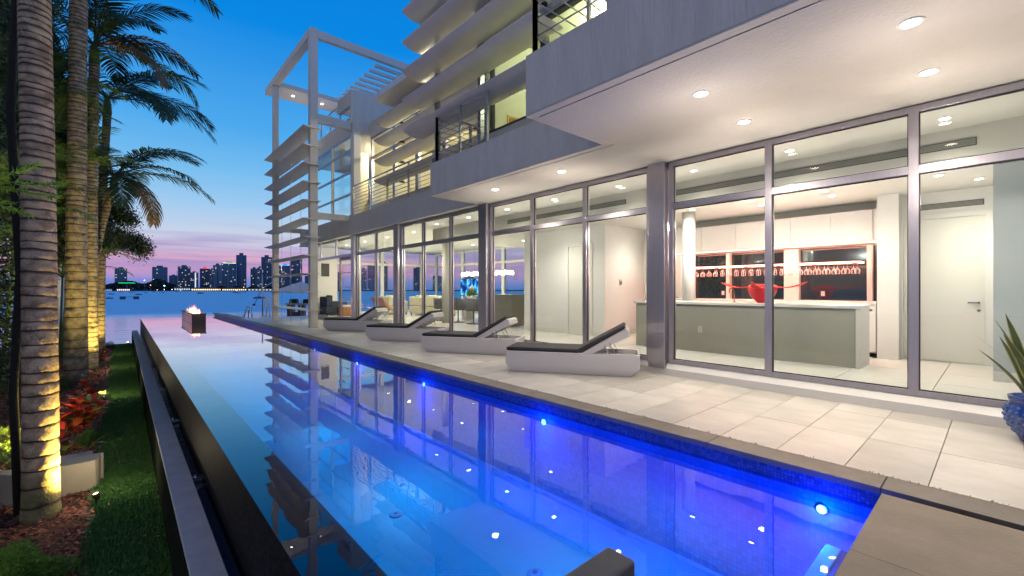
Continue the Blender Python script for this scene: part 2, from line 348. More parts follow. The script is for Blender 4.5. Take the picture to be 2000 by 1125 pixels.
# drain on the pool floor, and a second one nearer
for px, py in ((773,1006), (1045,1122)):
    x, y = on(px, py, -1.12)
    d = MB().lathe([(0.07,0),(0.07,0.012),(0.06,0.018),(0.0,0.020)], 24, (x,y,-1.12)); dr = d.obj('floor_drain', M_POOLW, pool)
    MB().lathe([(0.02,0.021),(0.02,0.026),(0,0.026)], 12, (x,y,-1.12)).obj('drain_centre', M_ALUD, dr)
# water
wm = MB(); 
wm.add([(X_WALL-0.006, Y_NEAR, Z_WATER),(X_CO0-0.006, Y_NEAR, Z_WATER),(X_CO0-0.006, Y_END, Z_WATER),(X_WALL-0.006, Y_END, Z_WATER)], [(0,1,2,3)])
M_WATER = sheet_glass('pool_water_mat', (0.13,0.50,0.93), 1.36, 0.0, 0.10, 2.6, boost=1.8, stretch=(1.0,0.5,1))
wo_ = wm.obj('pool_water', M_WATER, pool)
wm = MB().add([(X_CO0-0.006, Y_NEAR, Z_WATER-0.001),(3.75, Y_NEAR, Z_WATER-0.001),(3.75,-4,Z_WATER-0.001),(X_CO0-0.006,-4,Z_WATER-0.001)], [(3,2,1,0)])
wm.obj('slot_water', M_WATER, pool)
# underwater lamps on the deck-side wall, plus added unseen fill spots
lens = MB().lathe([(0.030,0.0),(0.030,0.010),(0.0,0.014)], 16)
for k in range(10):
    y = 0.88+2.85*k
    ring = MB().lathe([(0.045,0.0),(0.045,0.010),(0.032,0.012),(0.032,0.0)], 20).obj('pool_lamp', M_STEEL, pool); ring.rotation_euler = (0,-PI/2,0); ring.location = (X_CO0-0.001, y, -0.28)
    le = lens.obj('lens', M_LENSB, ring); le.location = (0,0,0.004)
    lamp('pool_lamp_glow', 'POINT', (X_CO0-0.10, y, -0.30), 15 if k else 22, (0.0,0.06,1.0), pool, shadow_soft_size=0.03)
    for q in (0.0, 0.95, 1.9):
        lw_ = lamp('pool_lamp_and_fill', 'SPOT', (X_CO0-0.62, y+q, -0.42), (24,16,7)[k] if k < 3 else 1.5, (0.0,0.07,1.0), pool, shadow_soft_size=0.05, spot_size=2.7, spot_blend=0.6); lw_.rotation_euler = Vector((1,0,-0.35)).to_track_quat('-Z','Y').to_euler()  # added unseen spots off the wall, evening out its blue between fixtures
    lp = lamp('pool_lamp_and_fill', 'SPOT', (X_CO0-0.10, y, -0.30), 34 if k < 3 else 24, (0.0,0.12,1.0), pool, shadow_soft_size=0.05, spot_size=3.0, spot_blend=0.15)
    lp.rotation_euler = Vector((-1,0,-0.75)).to_track_quat('-Z','Y').to_euler()
    lp = lamp('pool_floor_fill', 'SPOT', (X_CO0-1.4, y+1.1, -0.25), (58,50,36)[k] if k < 3 else 22, (0.0,0.78,1.0), pool, shadow_soft_size=0.012, spot_size=2.9, spot_blend=0.3)  # added unseen spot out in the pool, brightening the floor

# coping stones
cop_me = {}
y = -3.0; k = 0
while y < Y_END+0.4:
    ln_ = 1.18 if y < Y_DECK else 1.9
    me = cop_me.setdefault(ln_, B(X_CO0-0.03, 0.004, -0.045, X_CO1-0.006, ln_-0.004, 0.0).mesh('coping_stone', M_COPING))
    inst(me, 'coping_stone', pool, (0,y,0)); y += ln_
B(X_CO0+0.03, Y_DECK, -3.5, X_CO1+0.25, Y_END+0.4, -0.0452).obj('far_wall', M_MOSD, pool)
B(X_CO1, Y_DECK, -0.10, X_CO1+0.3, Y_END+0.3, -0.04).obj('far_ledge', M_COPING, pool)

# platform the camera stands on
plat = struct(B(-0.8, -4, -0.30, 3.72, Y_NEAR-0.03, -0.04).obj('pool_platform', M_PLAT))
for i in range(5):
    for j in range(4):
        x0 = 3.75-0.0-(i+1)*0.93; y1 = Y_NEAR-j*0.93
        if i == 0 and j == 0: pass
        B(x0+0.002, y1-0.928, -0.04, x0+0.928, y1, 0.0).obj('platform_slab', M_PLAT, plat)

# deck
deck = struct(B(X_CO1, -6, -3.5, 14.5, Y_DECK, -0.03).obj('deck', M_GROUT))
TW, TL = 0.93, 0.465
rows = [(4.12, 5.05), (5.05, 5.98), (5.98, 6.46)]
tmes = []
for x0, x1 in rows:
    tmes.append(B(x0+0.003, 0.003, -0.03, x1-0.003, TL-0.003, 0.0).mesh('deck_tile', M_DECK))
n_t = 0
for j in range(-4, 46):
    y = 0.327+TL*(j-1)
    for r in range(3):
        zt = rnd.uniform(-0.0016, 0.0)
        inst(tmes[r], 'deck_tile', deck, (0, y, zt), (0,0,0)); n_t += 1
M_DECK2 = mat('limestone_far', (0.60,0.56,0.49), 0.42, var=0.2, vscale=2.6)
yy = 0.327+TL*45
for j in range(2):
    B(X_CO1, yy+j*1.1, -0.03, 14.5, yy+j*1.1+1.094 if j == 0 else Y_DECK, 0.0).obj('deck_slab', M_DECK2, deck)
B(6.46, 16.2, -0.03, 14.5, yy, 0.0).obj('deck_slab', M_DECK2, deck)
# lower dock beyond the deck
dock = struct(B(5.0, Y_DECK+0.3, Z_DOCK-0.35, 24, 36, Z_DOCK-0.06).obj('dock', M_CONC))
M_WOOD = mat('dock_plank_wood', (0.34,0.31,0.28), 0.75, var=0.3, vscale=4, rand=0.12, stretch=(0.6,6,1))
for k in range(44):
    B(5.0, Y_DECK+0.32+k*0.265, Z_DOCK-0.06, 24, Y_DECK+0.32+k*0.265+0.255, Z_DOCK).obj('dock_plank', M_WOOD, dock)
for k in range(5):
    B(5.1, Y_DECK+0.02, Z_DOCK, 6.6, Y_DECK+0.3, -0.34).obj('dock_step', M_CONC, dock) if k == 0 else None

# ================================================================== THE VILLA
villa = thing('villa', 'modern three-storey white villa with glass front, curved metal louvres and deep soffits', 'villa', (6.5, 0, 0))
VO = Vector((6.5, 0, 0))
def vp(mb, name, m, parent=None, **kw):
    """a part of the villa, geometry given in world metres"""
    mb.v = [(x-6.5, y, z) for x, y, z in mb.v]
    return mb.obj(name, m, parent or villa, **kw)
ZF, ZH = 0.18, 3.38          # indoor floor / glass head
YS, YN = -5.0, 21.0          # indoor extent along the pool
# foundations, curb, roof slab, soffits
vp(B(6.40, YS, 0.0, 6.62, 16.15, 0.10).add([(6.40,YS,0.10),(6.46,YS,ZF-0.005),(6.62,YS,ZF-0.005),(6.62,YS,0.10),(6.40,16.15,0.10),(6.46,16.15,ZF-0.005),(6.62,16.15,ZF-0.005),(6.62,16.15,0.10)],
   [(0,3,2,1),(4,5,6,7),(0,1,5,4),(1,2,6,5)]), 'plinth_curb', M_WHITE)
M_SUB = mat('floor_bed', (0.5,0.48,0.44), 0.8)
vp(B(6.62, YS, 0.0, 13.2, YN, ZF-0.02), 'floor_bed', M_SUB)
ft = B(0.004, 0.004, -0.02, 0.93-0.004, 0.93-0.004, 0).mesh('floor_tile', M_FLOOR)
for i in range(4):
    for j in range(16):
        inst(ft, 'floor_tile', villa, (0.12+0.93*i, -3.2+0.93*j, ZF))
vp(B(6.62, 11.682, ZF-0.02, 13.2, YN, ZF), 'floor_sheet', M_FLOOR)
vp(B(10.34, -4.0, ZF-0.02, 13.2, 11.68, ZF), 'floor_sheet', M_FLOOR)
vp(B(6.56, YS, 3.38, 14.0, 22.3, 4.06), 'roof_slab', M_PLASTER)
vp(B(3.52, -6, 3.38, 6.56, 3.70, 4.08), 'balcony_slab', M_PLASTER, bevel=0.01)
vp(B(4.99, 3.70, 3.381, 6.56, 8.25, 4.075), 'balcony_slab', M_PLASTER, bevel=0.008)
vp(B(3.64, -6, 3.362, 6.44, 3.58, 3.3795), 'soffit_panel', M_SOFFIT)
vp(B(3.523, -6, 3.366, 3.63, 3.697, 3.3795).box(3.63, 3.59, 3.366, 5.10, 3.697, 3.3795), 'soffit_edge', M_SOFFIT)
vp(B(5.11, 3.58, 3.362, 6.44, 8.14, 3.3795), 'soffit_panel', M_SOFFIT)
vp(B(4.993, 3.70, 3.366, 5.10, 8.247, 3.3795).box(5.10, 8.15, 3.366, 6.44, 8.247, 3.3795), 'soffit_edge', M_SOFFIT)
vp(B(6.34, 8.25, 3.38, 6.56, 22.3, 4.09), 'fascia', M_PLASTER, bevel=0.006)
vp(B(6.30, 8.26, 3.37, 6.44, 22.3, 3.42), 'fascia_lip', M_SOFFIT)
# ------------ ground-floor glazing
mull = [-3.70, -2.26, -0.82, 0.63, 2.07, 3.51]
bays = []
def mullion(y, w=0.085, dpt=0.10): vp(B(6.455, y-w/2, ZF+0.001, 6.455+dpt, y+w/2, ZH-0.02), 'mullion', M_ALU, bevel=0.004)
for y in [-3.70,-2.26,-0.82,0.63,2.07]: mullion(y)
vp(B(6.36, 3.52, 0.101, 6.60, 3.80, ZH-0.018), 'column', M_ALU, bevel=0.006); mullion(3.46, 0.07); mullion(3.86, 0.06)
for y in [5.19, 6.60]: mullion(y)
vp(B(6.36, 8.03, 0.101, 6.60, 8.33, ZH-0.018), 'column', M_ALU, bevel=0.006); mullion(7.97, 0.07); mullion(8.39, 0.06)
for y in [9.68, 11.10]: mullion(y, 0.075)
vp(B(6.36, 12.42, 0.101, 6.60, 12.72, ZH-0.018), 'column', M_ALU, bevel=0.006); mullion(12.36, 0.07); mullion(12.78, 0.06)
for y in [14.25]: mullion(y, 0.075)
vp(B(6.36, 15.85, 0.005, 6.60, 16.15, ZH-0.018), 'column', M_ALU, bevel=0.006); mullion(15.8, 0.07)
ZT = 2.66
spans = [(-5.0,-3.74),(-3.66,-2.30),(-2.22,-0.86),(-0.78,0.59),(0.67,2.03),(2.11,3.43),(3.89,5.15),(5.23,6.56),(6.64,7.94),(8.42,9.64),(9.72,11.06),(11.14,12.33),(12.81,14.21),(14.29,15.77)]
for a, b in spans:
    vp(B(6.458, a, ZT-0.045, 6.552, b, ZT+0.045), 'transom', M_ALU, bevel=0.003)
    vp(B(6.457, a, ZF+0.0012, 6.553, b, ZF+0.065), 'sill_rail', M_ALU, bevel=0.003)
    vp(B(6.457, a, ZH-0.095, 6.553, b, ZH-0.021), 'head_rail', M_ALU, bevel=0.003)
    g = MB()
    for z0, z1 in ((ZF+0.065, ZT-0.045), (ZT+0.045, ZH-0.095)):      # dark gasket round every pane
        t = 0.012
        g.box(6.485,a+0.0005,z0,6.515,a+t,z1); g.box(6.485,b-t,z0,6.515,b-0.0005,z1); g.box(6.486,a+t,z0+0.0005,6.514,b-t,z0+t); g.box(6.486,a+t,z1-t,6.514,b-t,z1-0.0005)
    vp(g, 'gasket', M_ALUD)
    for z0, z1 in ((ZF+0.07, ZT-0.05), (ZT+0.05, ZH-0.10)):
        vp(MB().add([(6.5,a+0.006,z0),(6.5,b-0.006,z0),(6.5,b-0.006,z1),(6.5,a+0.006,z1)], [(0,3,2,1)]), 'glass_pane', M_GLASS)
# bay beyond the last column: transom lights over an open doorway
vp(B(6.458, 16.15, ZT-0.05, 6.552, YN+0.3, ZT+0.05), 'transom', M_ALU)
for y in (18.0, 19.8): vp(B(6.47, y-0.035, ZT+0.05, 6.54, y+0.035, ZH-0.02), 'mullion', M_ALU)
for a, b in ((16.16,17.96),(18.04,19.76),(19.84,21.2)):
    vp(MB().add([(6.5,a,ZT+0.05),(6.5,b,ZT+0.05),(6.5,b,ZH),(6.5,a,ZH)], [(0,3,2,1)]), 'glass_pane', M_GLASS)
# an open door leaf of steel and glass
dl = vp(B(6.47, 16.28, 0.06, 6.53, 16.40, ZT-0.055).box(6.47, 17.45, 0.06, 6.53, 17.57, ZT-0.055).box(6.47, 16.40, 0.06, 6.53, 17.45, 0.24).box(6.47, 16.40, ZT-0.17, 6.53, 17.45, ZT-0.055), 'door_leaf', mat('bronze_frame', (0.30,0.24,0.23), 0.4, metal=0.6))
for z in (0.85, 1.42, 1.98): vp(B(6.485, 16.40, z, 6.515, 17.45, z+0.03), 'glazing_bar', M_ALU, dl)
vp(MB().add([(6.5,16.4,0.24),(6.5,17.45,0.24),(6.5,17.45,ZT-0.17),(6.5,16.4,ZT-0.17)], [(0,3,2,1)]), 'glass_pane', M_GLASS, dl)
vp(B(6.44, 17.46, 1.0, 6.46, 17.5, 1.3), 'handle', M_BLACK, dl)

# ------------ indoor shell of the ground floor
vp(B(6.6, YS, 3.30, 7.54, YN, 3.3795), 'ceiling', M_OFFW)
vp(B(7.54, 12.3, 3.301, 13.2, YN, 3.3795), 'ceiling', M_OFFW)
vp(B(7.54, YS, 2.95, 13.2, 12.3, 3.3793), 'dropped_ceiling', M_TAUPE)
vp(B(7.56, YS, 2.942, 13.2, 12.28, 2.9495), 'ceiling_skin', M_OFFW)
vp(B(6.6, YS-0.2, ZF, 13.2, YS, 3.3), 'wall', M_OFFW)
# air grilles in the bulkhead: housing and slats
M_GRS = mat('grille_slat', (0.30,0.29,0.26), 0.5)
def grille(y0, y1, z0, z1, x, n=8, m=None):
    g = vp(B(x-0.012, y0, z0, x-0.001, y1, z1), 'air_grille', mat('grille_shadow', (0.06,0.06,0.06), 0.6))
    for i in range(n):
        z = z0+0.008+(z1-z0-0.016)*(i+0.2)/n
        vp(B(x-0.022, y0+0.01, z, x-0.0125, y1-0.01, z+(z1-z0)/n*0.40), 'slat', M_GRS, g)
    return g
grille(0.18, 4.2, 3.06, 3.155, 7.54); grille(5.0, 8.6, 3.06, 3.155, 7.54)
# bar-room back wall (X=10.2) with window band, side walls, pier, doors
XB = 10.2
zc, zd = 1.30, 2.08      # window band behind the bar
vp(B(XB, 1.39, ZF, XB+0.2, 5.2, 1.10), 'wall', M_OFFW)
vp(B(XB, 1.39, 2.16, XB+0.2, 5.2, 2.94), 'wall', M_TAUPE)
def YX(px): return Yat(px, XB)
for a, b in ((YX(1354), 5.2), (YX(1425), YX(1418)), (YX(1560), YX(1531)), (YX(1704), YX(1693))): vp(B(XB, a, 1.101, XB+0.2, b, 2.159), 'window_post', M_WHITE)
vp(B(XB+0.05, 1.40, 1.101, XB+0.12, 4.7, 1.125), 'window_sill', M_WHITE)
M_NGLASS = mat('night_glass', (0.012,0.022,0.024), 0.06, spec=0.8)
vp(B(XB+0.13, 1.395, 1.102, XB+0.15, 5.0, 2.158), 'window', M_NGLASS)
for y, nmx in ((YX(1408), 'socket'), (YX(1604), 'socket')):
    q = vp(B(XB+0.118, y-0.05, 1.20, XB+0.128, y+0.05, 1.33), nmx, M_BLACK); vp(B(XB+0.112, y-0.03, 1.22, XB+0.1175, y+0.03, 1.31), 'plate', M_WHITE, q)
# upper cabinets
cab = thing('wall_cabinets', 'row of flat white handleless cabinets hung above the red-lit bar window', 'cabinet', (XB-0.35, 1.40, 2.20))
B(0, 0, 0, 0.345, 3.79, 0.56).obj('carcass', M_OFFW, cab)
yy = [0.0]+[Yat(p, XB-0.37)-1.40 for p in (1705, 1622, 1544, 1436, 1370)]+[3.79]
for a, b in zip(yy, yy[1:]): B(-0.02, a+0.004, 0.01, -0.001, b-0.004, 0.56).obj('cabinet_door', M_WHITE, cab, bevel=0.003)
B(0.02, 0.02, -0.02, 0.05, 3.77, -0.001).obj('light_strip', emis('red_strip', (1.0,0.32,0.24), 7.0), cab)
# back counter
bc = thing('back_counter', 'white back bar counter with drawers under the window band', 'counter', (XB-0.62, 1.40, ZF))
B(0, 0, 0.08, 0.61, 3.79, 0.90).obj('carcass', M_WHITE, bc)
B(-0.02, 0, 0.901, 0.615, 3.79, 0.955).obj('worktop', M_OFFW, bc, bevel=0.004)
for a, b in ((0.0,0.42),(0.42,0.62),(0.62,1.5),(1.5,2.4),(2.4,3.1),(3.1,3.79)):
    d = B(-0.022, a+0.004, 0.10, -0.001, b-0.004, 0.88).obj('drawer_front', M_WHITE, bc, bevel=0.003)
    B(-0.03, a+0.05, 0.80, -0.0225, b-0.05, 0.83).obj('pull', M_STEEL, d)
# bar island
isl = thing('bar_island', 'long bar island with grey-green front panel and white stone ends', 'bar counter', (8.06, 1.36, ZF))
M_ISL = mat('island_panel', (0.40,0.39,0.33), 0.35, var=0.08, vscale=1.0)
B(0.02, 0.06, 0, 0.62, 3.75, 0.88).obj('front_panel', M_ISL, isl)
B(-0.006, 0.0, 0.881, 0.68, 3.80, 0.93).obj('worktop', M_WHITE, isl, bevel=0.004)
B(0.0, 0.0, 0, 0.66, 0.055, 0.88).obj('end_panel', M_WHITE, isl)
so = B(0.012, 2.34, 0.36, 0.0195, 2.42, 0.48).obj('socket', M_OFFW, isl)
B(0.008, 2.36, 0.38, 0.0119, 2.40, 0.41).obj('outlet', M_TAUPE, so); B(0.008, 2.36, 0.43, 0.0119, 2.40, 0.46).obj('outlet', M_TAUPE, so)
# round interior columns
vp(MB().lathe([(0.13,ZF),(0.13,2.945)], 28, (8.75, 4.3, 0)), 'round_column', M_WHITE, smooth=True)
vp(MB().lathe([(0.15,ZF),(0.15,3.30)], 28, (8.45, 12.9, 0)), 'round_column', M_WHITE, smooth=True)
# pier and doors at the near end of the bar
vp(B(9.55, 1.11, ZF, XB+0.2, 1.389, 2.94), 'pier', M_WHITE)
vp(B(9.92, -3.0, ZF, 10.1, 1.11, 2.94), 'wall', M_WHITE)
def door(x, y0, y1, zt, axis='Y', hinge=0, thick=0.03):
    if axis == 'Y':
        fr = vp(B(x-0.03, y0-0.08, ZF, x, y0, zt+0.08).box(x-0.03, y1, ZF, x, y1+0.08, zt+0.08).box(x-0.03, y0, zt, x, y1, zt+0.08), 'door_frame', M_WHITE)
        dr = vp(B(x-0.018, y0+0.006, ZF+0.01, x-0.001, y1-0.006, zt-0.006), 'door', M_OFFW)
        yh = y0+0.07 if hinge == 0 else y1-0.07
        vp(B(x-0.075, yh-0.012, 1.13, x-0.018, yh+0.012, 1.155).box(x-0.075, yh-0.012 if hinge==0 else yh-0.12, 1.13, x-0.06, yh+0.12 if hinge==0 else yh+0.012, 1.15), 'door_handle', M_STEEL, dr)
        vp(MB().lathe([(0.022,0),(0.022,0.01),(0,0.01)], 12, (0,0,0)), 'lock', M_STEEL, dr).location = (0,0,0)
        lk = C.objects[dr.children[-1].name]; lk.data.transform(Matrix.Translation((6.5,0,0))); lk.rotation_euler = (0,-PI/2,0); lk.location = (x-6.5-0.018, yh, 1.02)
        return dr
door(9.92, 0.145, 0.886, 2.50, hinge=0)
door(9.92, 0.97, 1.09, 2.50, hinge=1)
grille(0.16, 1.0, 2.66, 2.75, 9.92, 4)
vp(B(8.3, -1.2, ZF, 9.92, 0.055, 2.94), 'wall', mat('blue_grey_paint', (0.50,0.55,0.57), 0.6, var=0.04))
vp(B(8.28, -1.2, ZF, 8.2995, 0.055, ZF+0.12), 'skirting', M_WHITE)
# passage and service block between bar and dining
vp(B(8.75, 6.40, ZF, 10.9, 9.25, 2.94), 'wall', M_WHITE)
vp(B(8.735, 6.40, ZF, 8.749, 9.25, ZF+0.12).box(8.75, 6.386, ZF, 10.5, 6.399, ZF+0.12), 'skirting', M_OFFW)
door(8.75, 6.85, 7.55, 2.45, hinge=0)
th = vp(B(9.35, 6.38, 1.45, 9.45, 6.3995, 1.60), 'thermostat', M_TAUPE); vp(B(9.37, 6.375, 1.47, 9.43, 6.3798, 1.55), 'screen', M_BLACK, th)
vp(B(XB+0.3, 5.2, ZF, 10.9, 6.4, 2.94), 'wall', M_WHITE)
door(XB+0.3, 5.35, 6.2, 2.45, hinge=0)
vp(B(XB+0.2, 4.6, ZF, XB+0.3, 5.2, 2.94), 'wall', M_WHITE)
# east wall of the living room, with tall windows and shutters
vp(B(13.0, YS, ZF, 13.2, 9.3, 3.3), 'wall', M_WHITE)
def window_wall_x(x, ys, z0, z1, zt, m, name='window'):
    for a, b in zip(ys, ys[1:]):
        f = vp(B(x, a, z0, x+0.12, a+0.09, z1).box(x, b-0.09, z0, x+0.12, b, z1).box(x, a+0.09, zt-0.05, x+0.12, b-0.09, zt+0.05).box(x, a+0.09, z0, x+0.12, b-0.09, z0+0.08).box(x, a+0.09, z1-0.08, x+0.12, b-0.09, z1), name, M_WHITE)
        vp(MB().add([(x+0.06,a+0.09,z0+0.08),(x+0.06,b-0.09,z0+0.08),(x+0.06,b-0.09,zt-0.05),(x+0.06,a+0.09,zt-0.05)], [(0,3,2,1)]), 'glass_pane', m, f)
        vp(MB().add([(x+0.06,a+0.09,zt+0.05),(x+0.06,b-0.09,zt+0.05),(x+0.06,b-0.09,z1-0.08),(x+0.06,a+0.09,z1-0.08)], [(0,3,2,1)]), 'glass_pane', m, f)
vp(B(13.0, 9.3, ZF, 13.2, 12.0, 1.05), 'wall', M_WHITE)
window_wall_x(13.02, [9.9, 10.9, 12.0], 1.05, 3.29, 2.55, M_GLASS)
vp(B(13.0, 9.3, 1.05, 13.2, 9.9, 3.3), 'wall', M_WHITE)
for a, b in ((10.05,10.75),(11.1,11.85)):
    for k in range(17): vp(B(13.03, a, 1.18+k*0.122, 13.07, b, 1.18+k*0.122+0.05), 'shutter_slat', M_BLACK)
window_wall_x(13.02, [12.0, 13.6, 15.2, 16.8, 18.4, 20.0, 21.0], ZF, 3.29, 2.60, M_GLASS)
# bay-end wall
vp(B(6.6, YN, ZF, 7.55, YN+0.15, 3.3), 'wall', M_WHITE)
vp(B(6.9, YN-0.03, 1.95, 7.25, YN-0.001, 2.55), 'wall_niche', M_BLACK)
xs = [7.55, 8.7, 9.9, 11.1, 12.2, 13.2]
for a, b in zip(xs, xs[1:]):
    f = vp(B(a, YN, ZF, a+0.09, YN+0.12, 3.29).box(b-0.09, YN, ZF, b, YN+0.12, 3.29).box(a+0.09, YN, 2.55, b-0.09, YN+0.12, 2.67).box(a+0.09, YN, ZF, b-0.09, YN+0.12, ZF+0.08), 'window', M_WHITE)
    for z0, z1 in ((ZF+0.08, 2.55), (2.67, 3.29)): vp(MB().add([(a+0.09,YN+0.06,z0),(b-0.09,YN+0.06,z0),(b-0.09,YN+0.06,z1),(a+0.09,YN+0.06,z1)], [(0,1,2,3)]), 'glass_pane', M_GLASS, f)

# ------------ upper storeys
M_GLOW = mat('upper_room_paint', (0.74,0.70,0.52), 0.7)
# near block, wall at X=5.75
YB = 7.35
vp(B(5.75, -6, 4.081, 5.95, YB, 4.62), 'wall', M_PLASTER)
vp(B(5.75, -6, 6.35, 5.95, YB, 7.55), 'wall', M_PLASTER)
vp(B(5.75, -6, 9.3, 5.95, YB, 10.2), 'wall', M_PLASTER)
vp(B(5.2, 7.36, 8.6, 9.4, 7.5, 10.4), 'wall', M_PLASTER)
for zz0, zz1 in ((4.62,6.35),(7.55,9.3)):
    ys = [-6,-3.9,-1.8,0.3,2.4,3.9,5.6,YB]
    for a, b in zip(ys, ys[1:]):
        f = vp(B(5.77, a, zz0, 5.87, a+0.07, zz1).box(5.77, b-0.07, zz0, 5.87, b, zz1).box(5.77, a+0.07, zz0, 5.87, b-0.07, zz0+0.06).box(5.77, a+0.07, zz1-0.06, 5.87, b-0.07, zz1), 'window', M_DGREY)
        vp(MB().add([(5.82,a+0.07,zz0+0.06),(5.82,b-0.07,zz0+0.06),(5.82,b-0.07,zz1-0.06),(5.82,a+0.07,zz1-0.06)], [(0,3,2,1)]), 'glass_pane', M_GLASS, f)
vp(B(5.75, YB, 4.081, 7.1, YB+0.15, 7.55), 'wall', M_PLASTER)
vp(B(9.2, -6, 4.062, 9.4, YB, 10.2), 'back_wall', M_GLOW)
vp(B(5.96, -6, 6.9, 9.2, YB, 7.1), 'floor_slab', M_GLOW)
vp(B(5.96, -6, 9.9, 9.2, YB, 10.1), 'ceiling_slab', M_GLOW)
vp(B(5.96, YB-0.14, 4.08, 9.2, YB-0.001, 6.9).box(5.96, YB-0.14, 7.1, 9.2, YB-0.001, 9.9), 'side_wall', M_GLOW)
# middle block, wall at X=7.1
vp(B(7.1, YB+0.15, 4.081, 7.25, 16.1, 4.5), 'wall', M_PLASTER)
vp(B(7.1, YB+0.15, 7.15, 7.25, 16.1, 7.75), 'wall', M_PLASTER)
ys = [7.6, 9.3, 11.0, 12.6, 14.2, 16.1]
for a, b in zip(ys, ys[1:]):
    f = vp(B(7.12, a, 4.5, 7.22, a+0.09, 7.15).box(7.12, b-0.09, 4.5, 7.22, b, 7.15).box(7.12, a+0.09, 4.5, 7.22, b-0.09, 4.58).box(7.12, a+0.09, 6.35, 7.22, b-0.09, 6.43).box(7.12, a+0.09, 7.07, 7.22, b-0.09, 7.15), 'window', M_ALU)
    for z0, z1 in ((4.58,6.35),(6.43,7.07)): vp(MB().add([(7.17,a+0.09,z0),(7.17,b-0.09,z0),(7.17,b-0.09,z1),(7.17,a+0.09,z1)], [(0,3,2,1)]), 'glass_pane', M_GLASS, f)
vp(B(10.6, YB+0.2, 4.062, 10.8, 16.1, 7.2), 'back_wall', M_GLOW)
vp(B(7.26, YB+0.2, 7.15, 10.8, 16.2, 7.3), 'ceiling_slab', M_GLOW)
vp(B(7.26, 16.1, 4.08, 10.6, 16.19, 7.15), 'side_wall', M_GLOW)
vp(B(6.30, 7.5, 7.66, 7.6, 14.0, 7.86), 'eave_slab', M_BLADE, bevel=0.008)
# stair hall behind the curtain wall (Y 16.2 .. 20.4)
vp(B(6.44, 16.05, 4.091, 6.70, 16.32, 7.25), 'corner_column', M_WHITE, bevel=0.005)
for k, z in enumerate([4.14, 4.98, 5.82, 6.66, 7.19]): vp(B(6.46, 16.32, z-0.03, 6.54, 20.5, z+0.03), 'curtain_rail', M_RAIL)
for y in (16.36, 18.4, 20.5): vp(B(6.45, y-0.035, 4.10, 6.55, y+0.035, 7.22), 'curtain_mullion', M_RAIL)
for a, b in ((16.4,18.36),(18.44,20.46)):
    for z0, z1 in ((4.17,4.95),(5.01,5.79),(5.85,6.63),(6.69,7.16)): vp(MB().add([(6.5,a,z0),(6.5,b,z0),(6.5,b,z1),(6.5,a,z1)], [(0,3,2,1)]), 'glass_pane', M_GLASS)
vp(B(10.0, 16.2, 4.062, 10.2, 18.6, 7.2), 'back_wall', M_WHITE)
vp(B(7.6, 18.2, 4.07, 7.95, 18.5, 7.2), 'stair_pier', mat('cream_pier', (0.7,0.64,0.45), 0.6))
vp(B(6.50, 16.33, 7.25, 10.4, 22.3, 7.95), 'parapet', M_PLASTER, bevel=0.006)
vp(B(6.40, 16.20, 7.251, 9.2, 16.33, 8.85), 'end_wall', M_PLASTER, bevel=0.006)
vp(B(6.40, 16.33, 8.3, 6.55, 17.6, 8.84), 'end_wall_return', M_PLASTER)
vp(B(7.3, 16.15, 4.55, 7.9, 16.25, 7.1), 'side_window_frame', M_ALU)
st = MB()
for k in range(9): st.box(7.9+0.0, 16.9+k*0.26, 4.4+k*0.19, 9.4, 17.2+k*0.26, 4.46+k*0.19)
vp(st, 'stair_flight', M_WHITE)
# railings: posts and rods, each a part
def railing(p0, p1, z0, z1, nposts, nrods, m=M_RAIL, pw=0.045, toprail=True):
    p0, p1 = Vector((*p0, 0)), Vector((*p1, 0)); d = p1-p0
    mid = (p0+p1)/2
    r = vp(MB().tube([(p0.x,p0.y,z1),(p1.x,p1.y,z1)], 0.024, 8), 'railing', m, smooth=True)
    for i in range(nposts):
        p = p0+d*(i/(nposts-1)); vp(B(p.x-pw/2, p.y-pw/2, z0, p.x+pw/2, p.y+pw/2, z1+0.01), 'post', m, r)
    for k in range(nrods):
        z = z0+(z1-z0)*(k+1)/(nrods+1); vp(MB().tube([(p0.x,p0.y,z),(p1.x,p1.y,z)], 0.009, 6), 'rod', m, r, smooth=True)
railing((6.40,10.4),(6.40,16.0),4.09,5.17,5,8)
railing((5.10,6.4),(5.10,8.15),4.075,5.15,3,8)
railing((5.10,8.15),(6.9,8.15),4.075,5.15,3,8)
railing((3.60,3.62),(3.60,2.58),4.08,5.35,2,5)
railing((3.60,3.62),(5.6,3.62),4.08,5.35,3,5)
railing((6.55,16.6),(6.55,22.2),7.95,8.75,6,5)
vp(B(3.53, -6, 4.082, 3.70, 2.55, 4.42), 'parapet', M_PLASTER, bevel=0.008)
vp(B(3.575, 3.585, 5.36, 3.645, 3.655, 9.5), 'tall_post', M_RAIL)
# slatted sunshade over the balcony
sl = vp(B(3.62, -1.5, 6.62, 3.70, 3.6, 6.74).box(5.62, -1.5, 6.62, 5.70, 3.6, 6.74), 'sunshade_frame', M_RAIL)
for k in range(24): vp(B(3.70, 3.5-k*0.2, 6.64, 5.62, 3.54-k*0.2, 6.72), 'slat', M_WHITE, sl)
vp(B(3.6, -1.5, 7.3, 5.75, 3.6, 7.4), 'balcony_roof', M_GLOW)
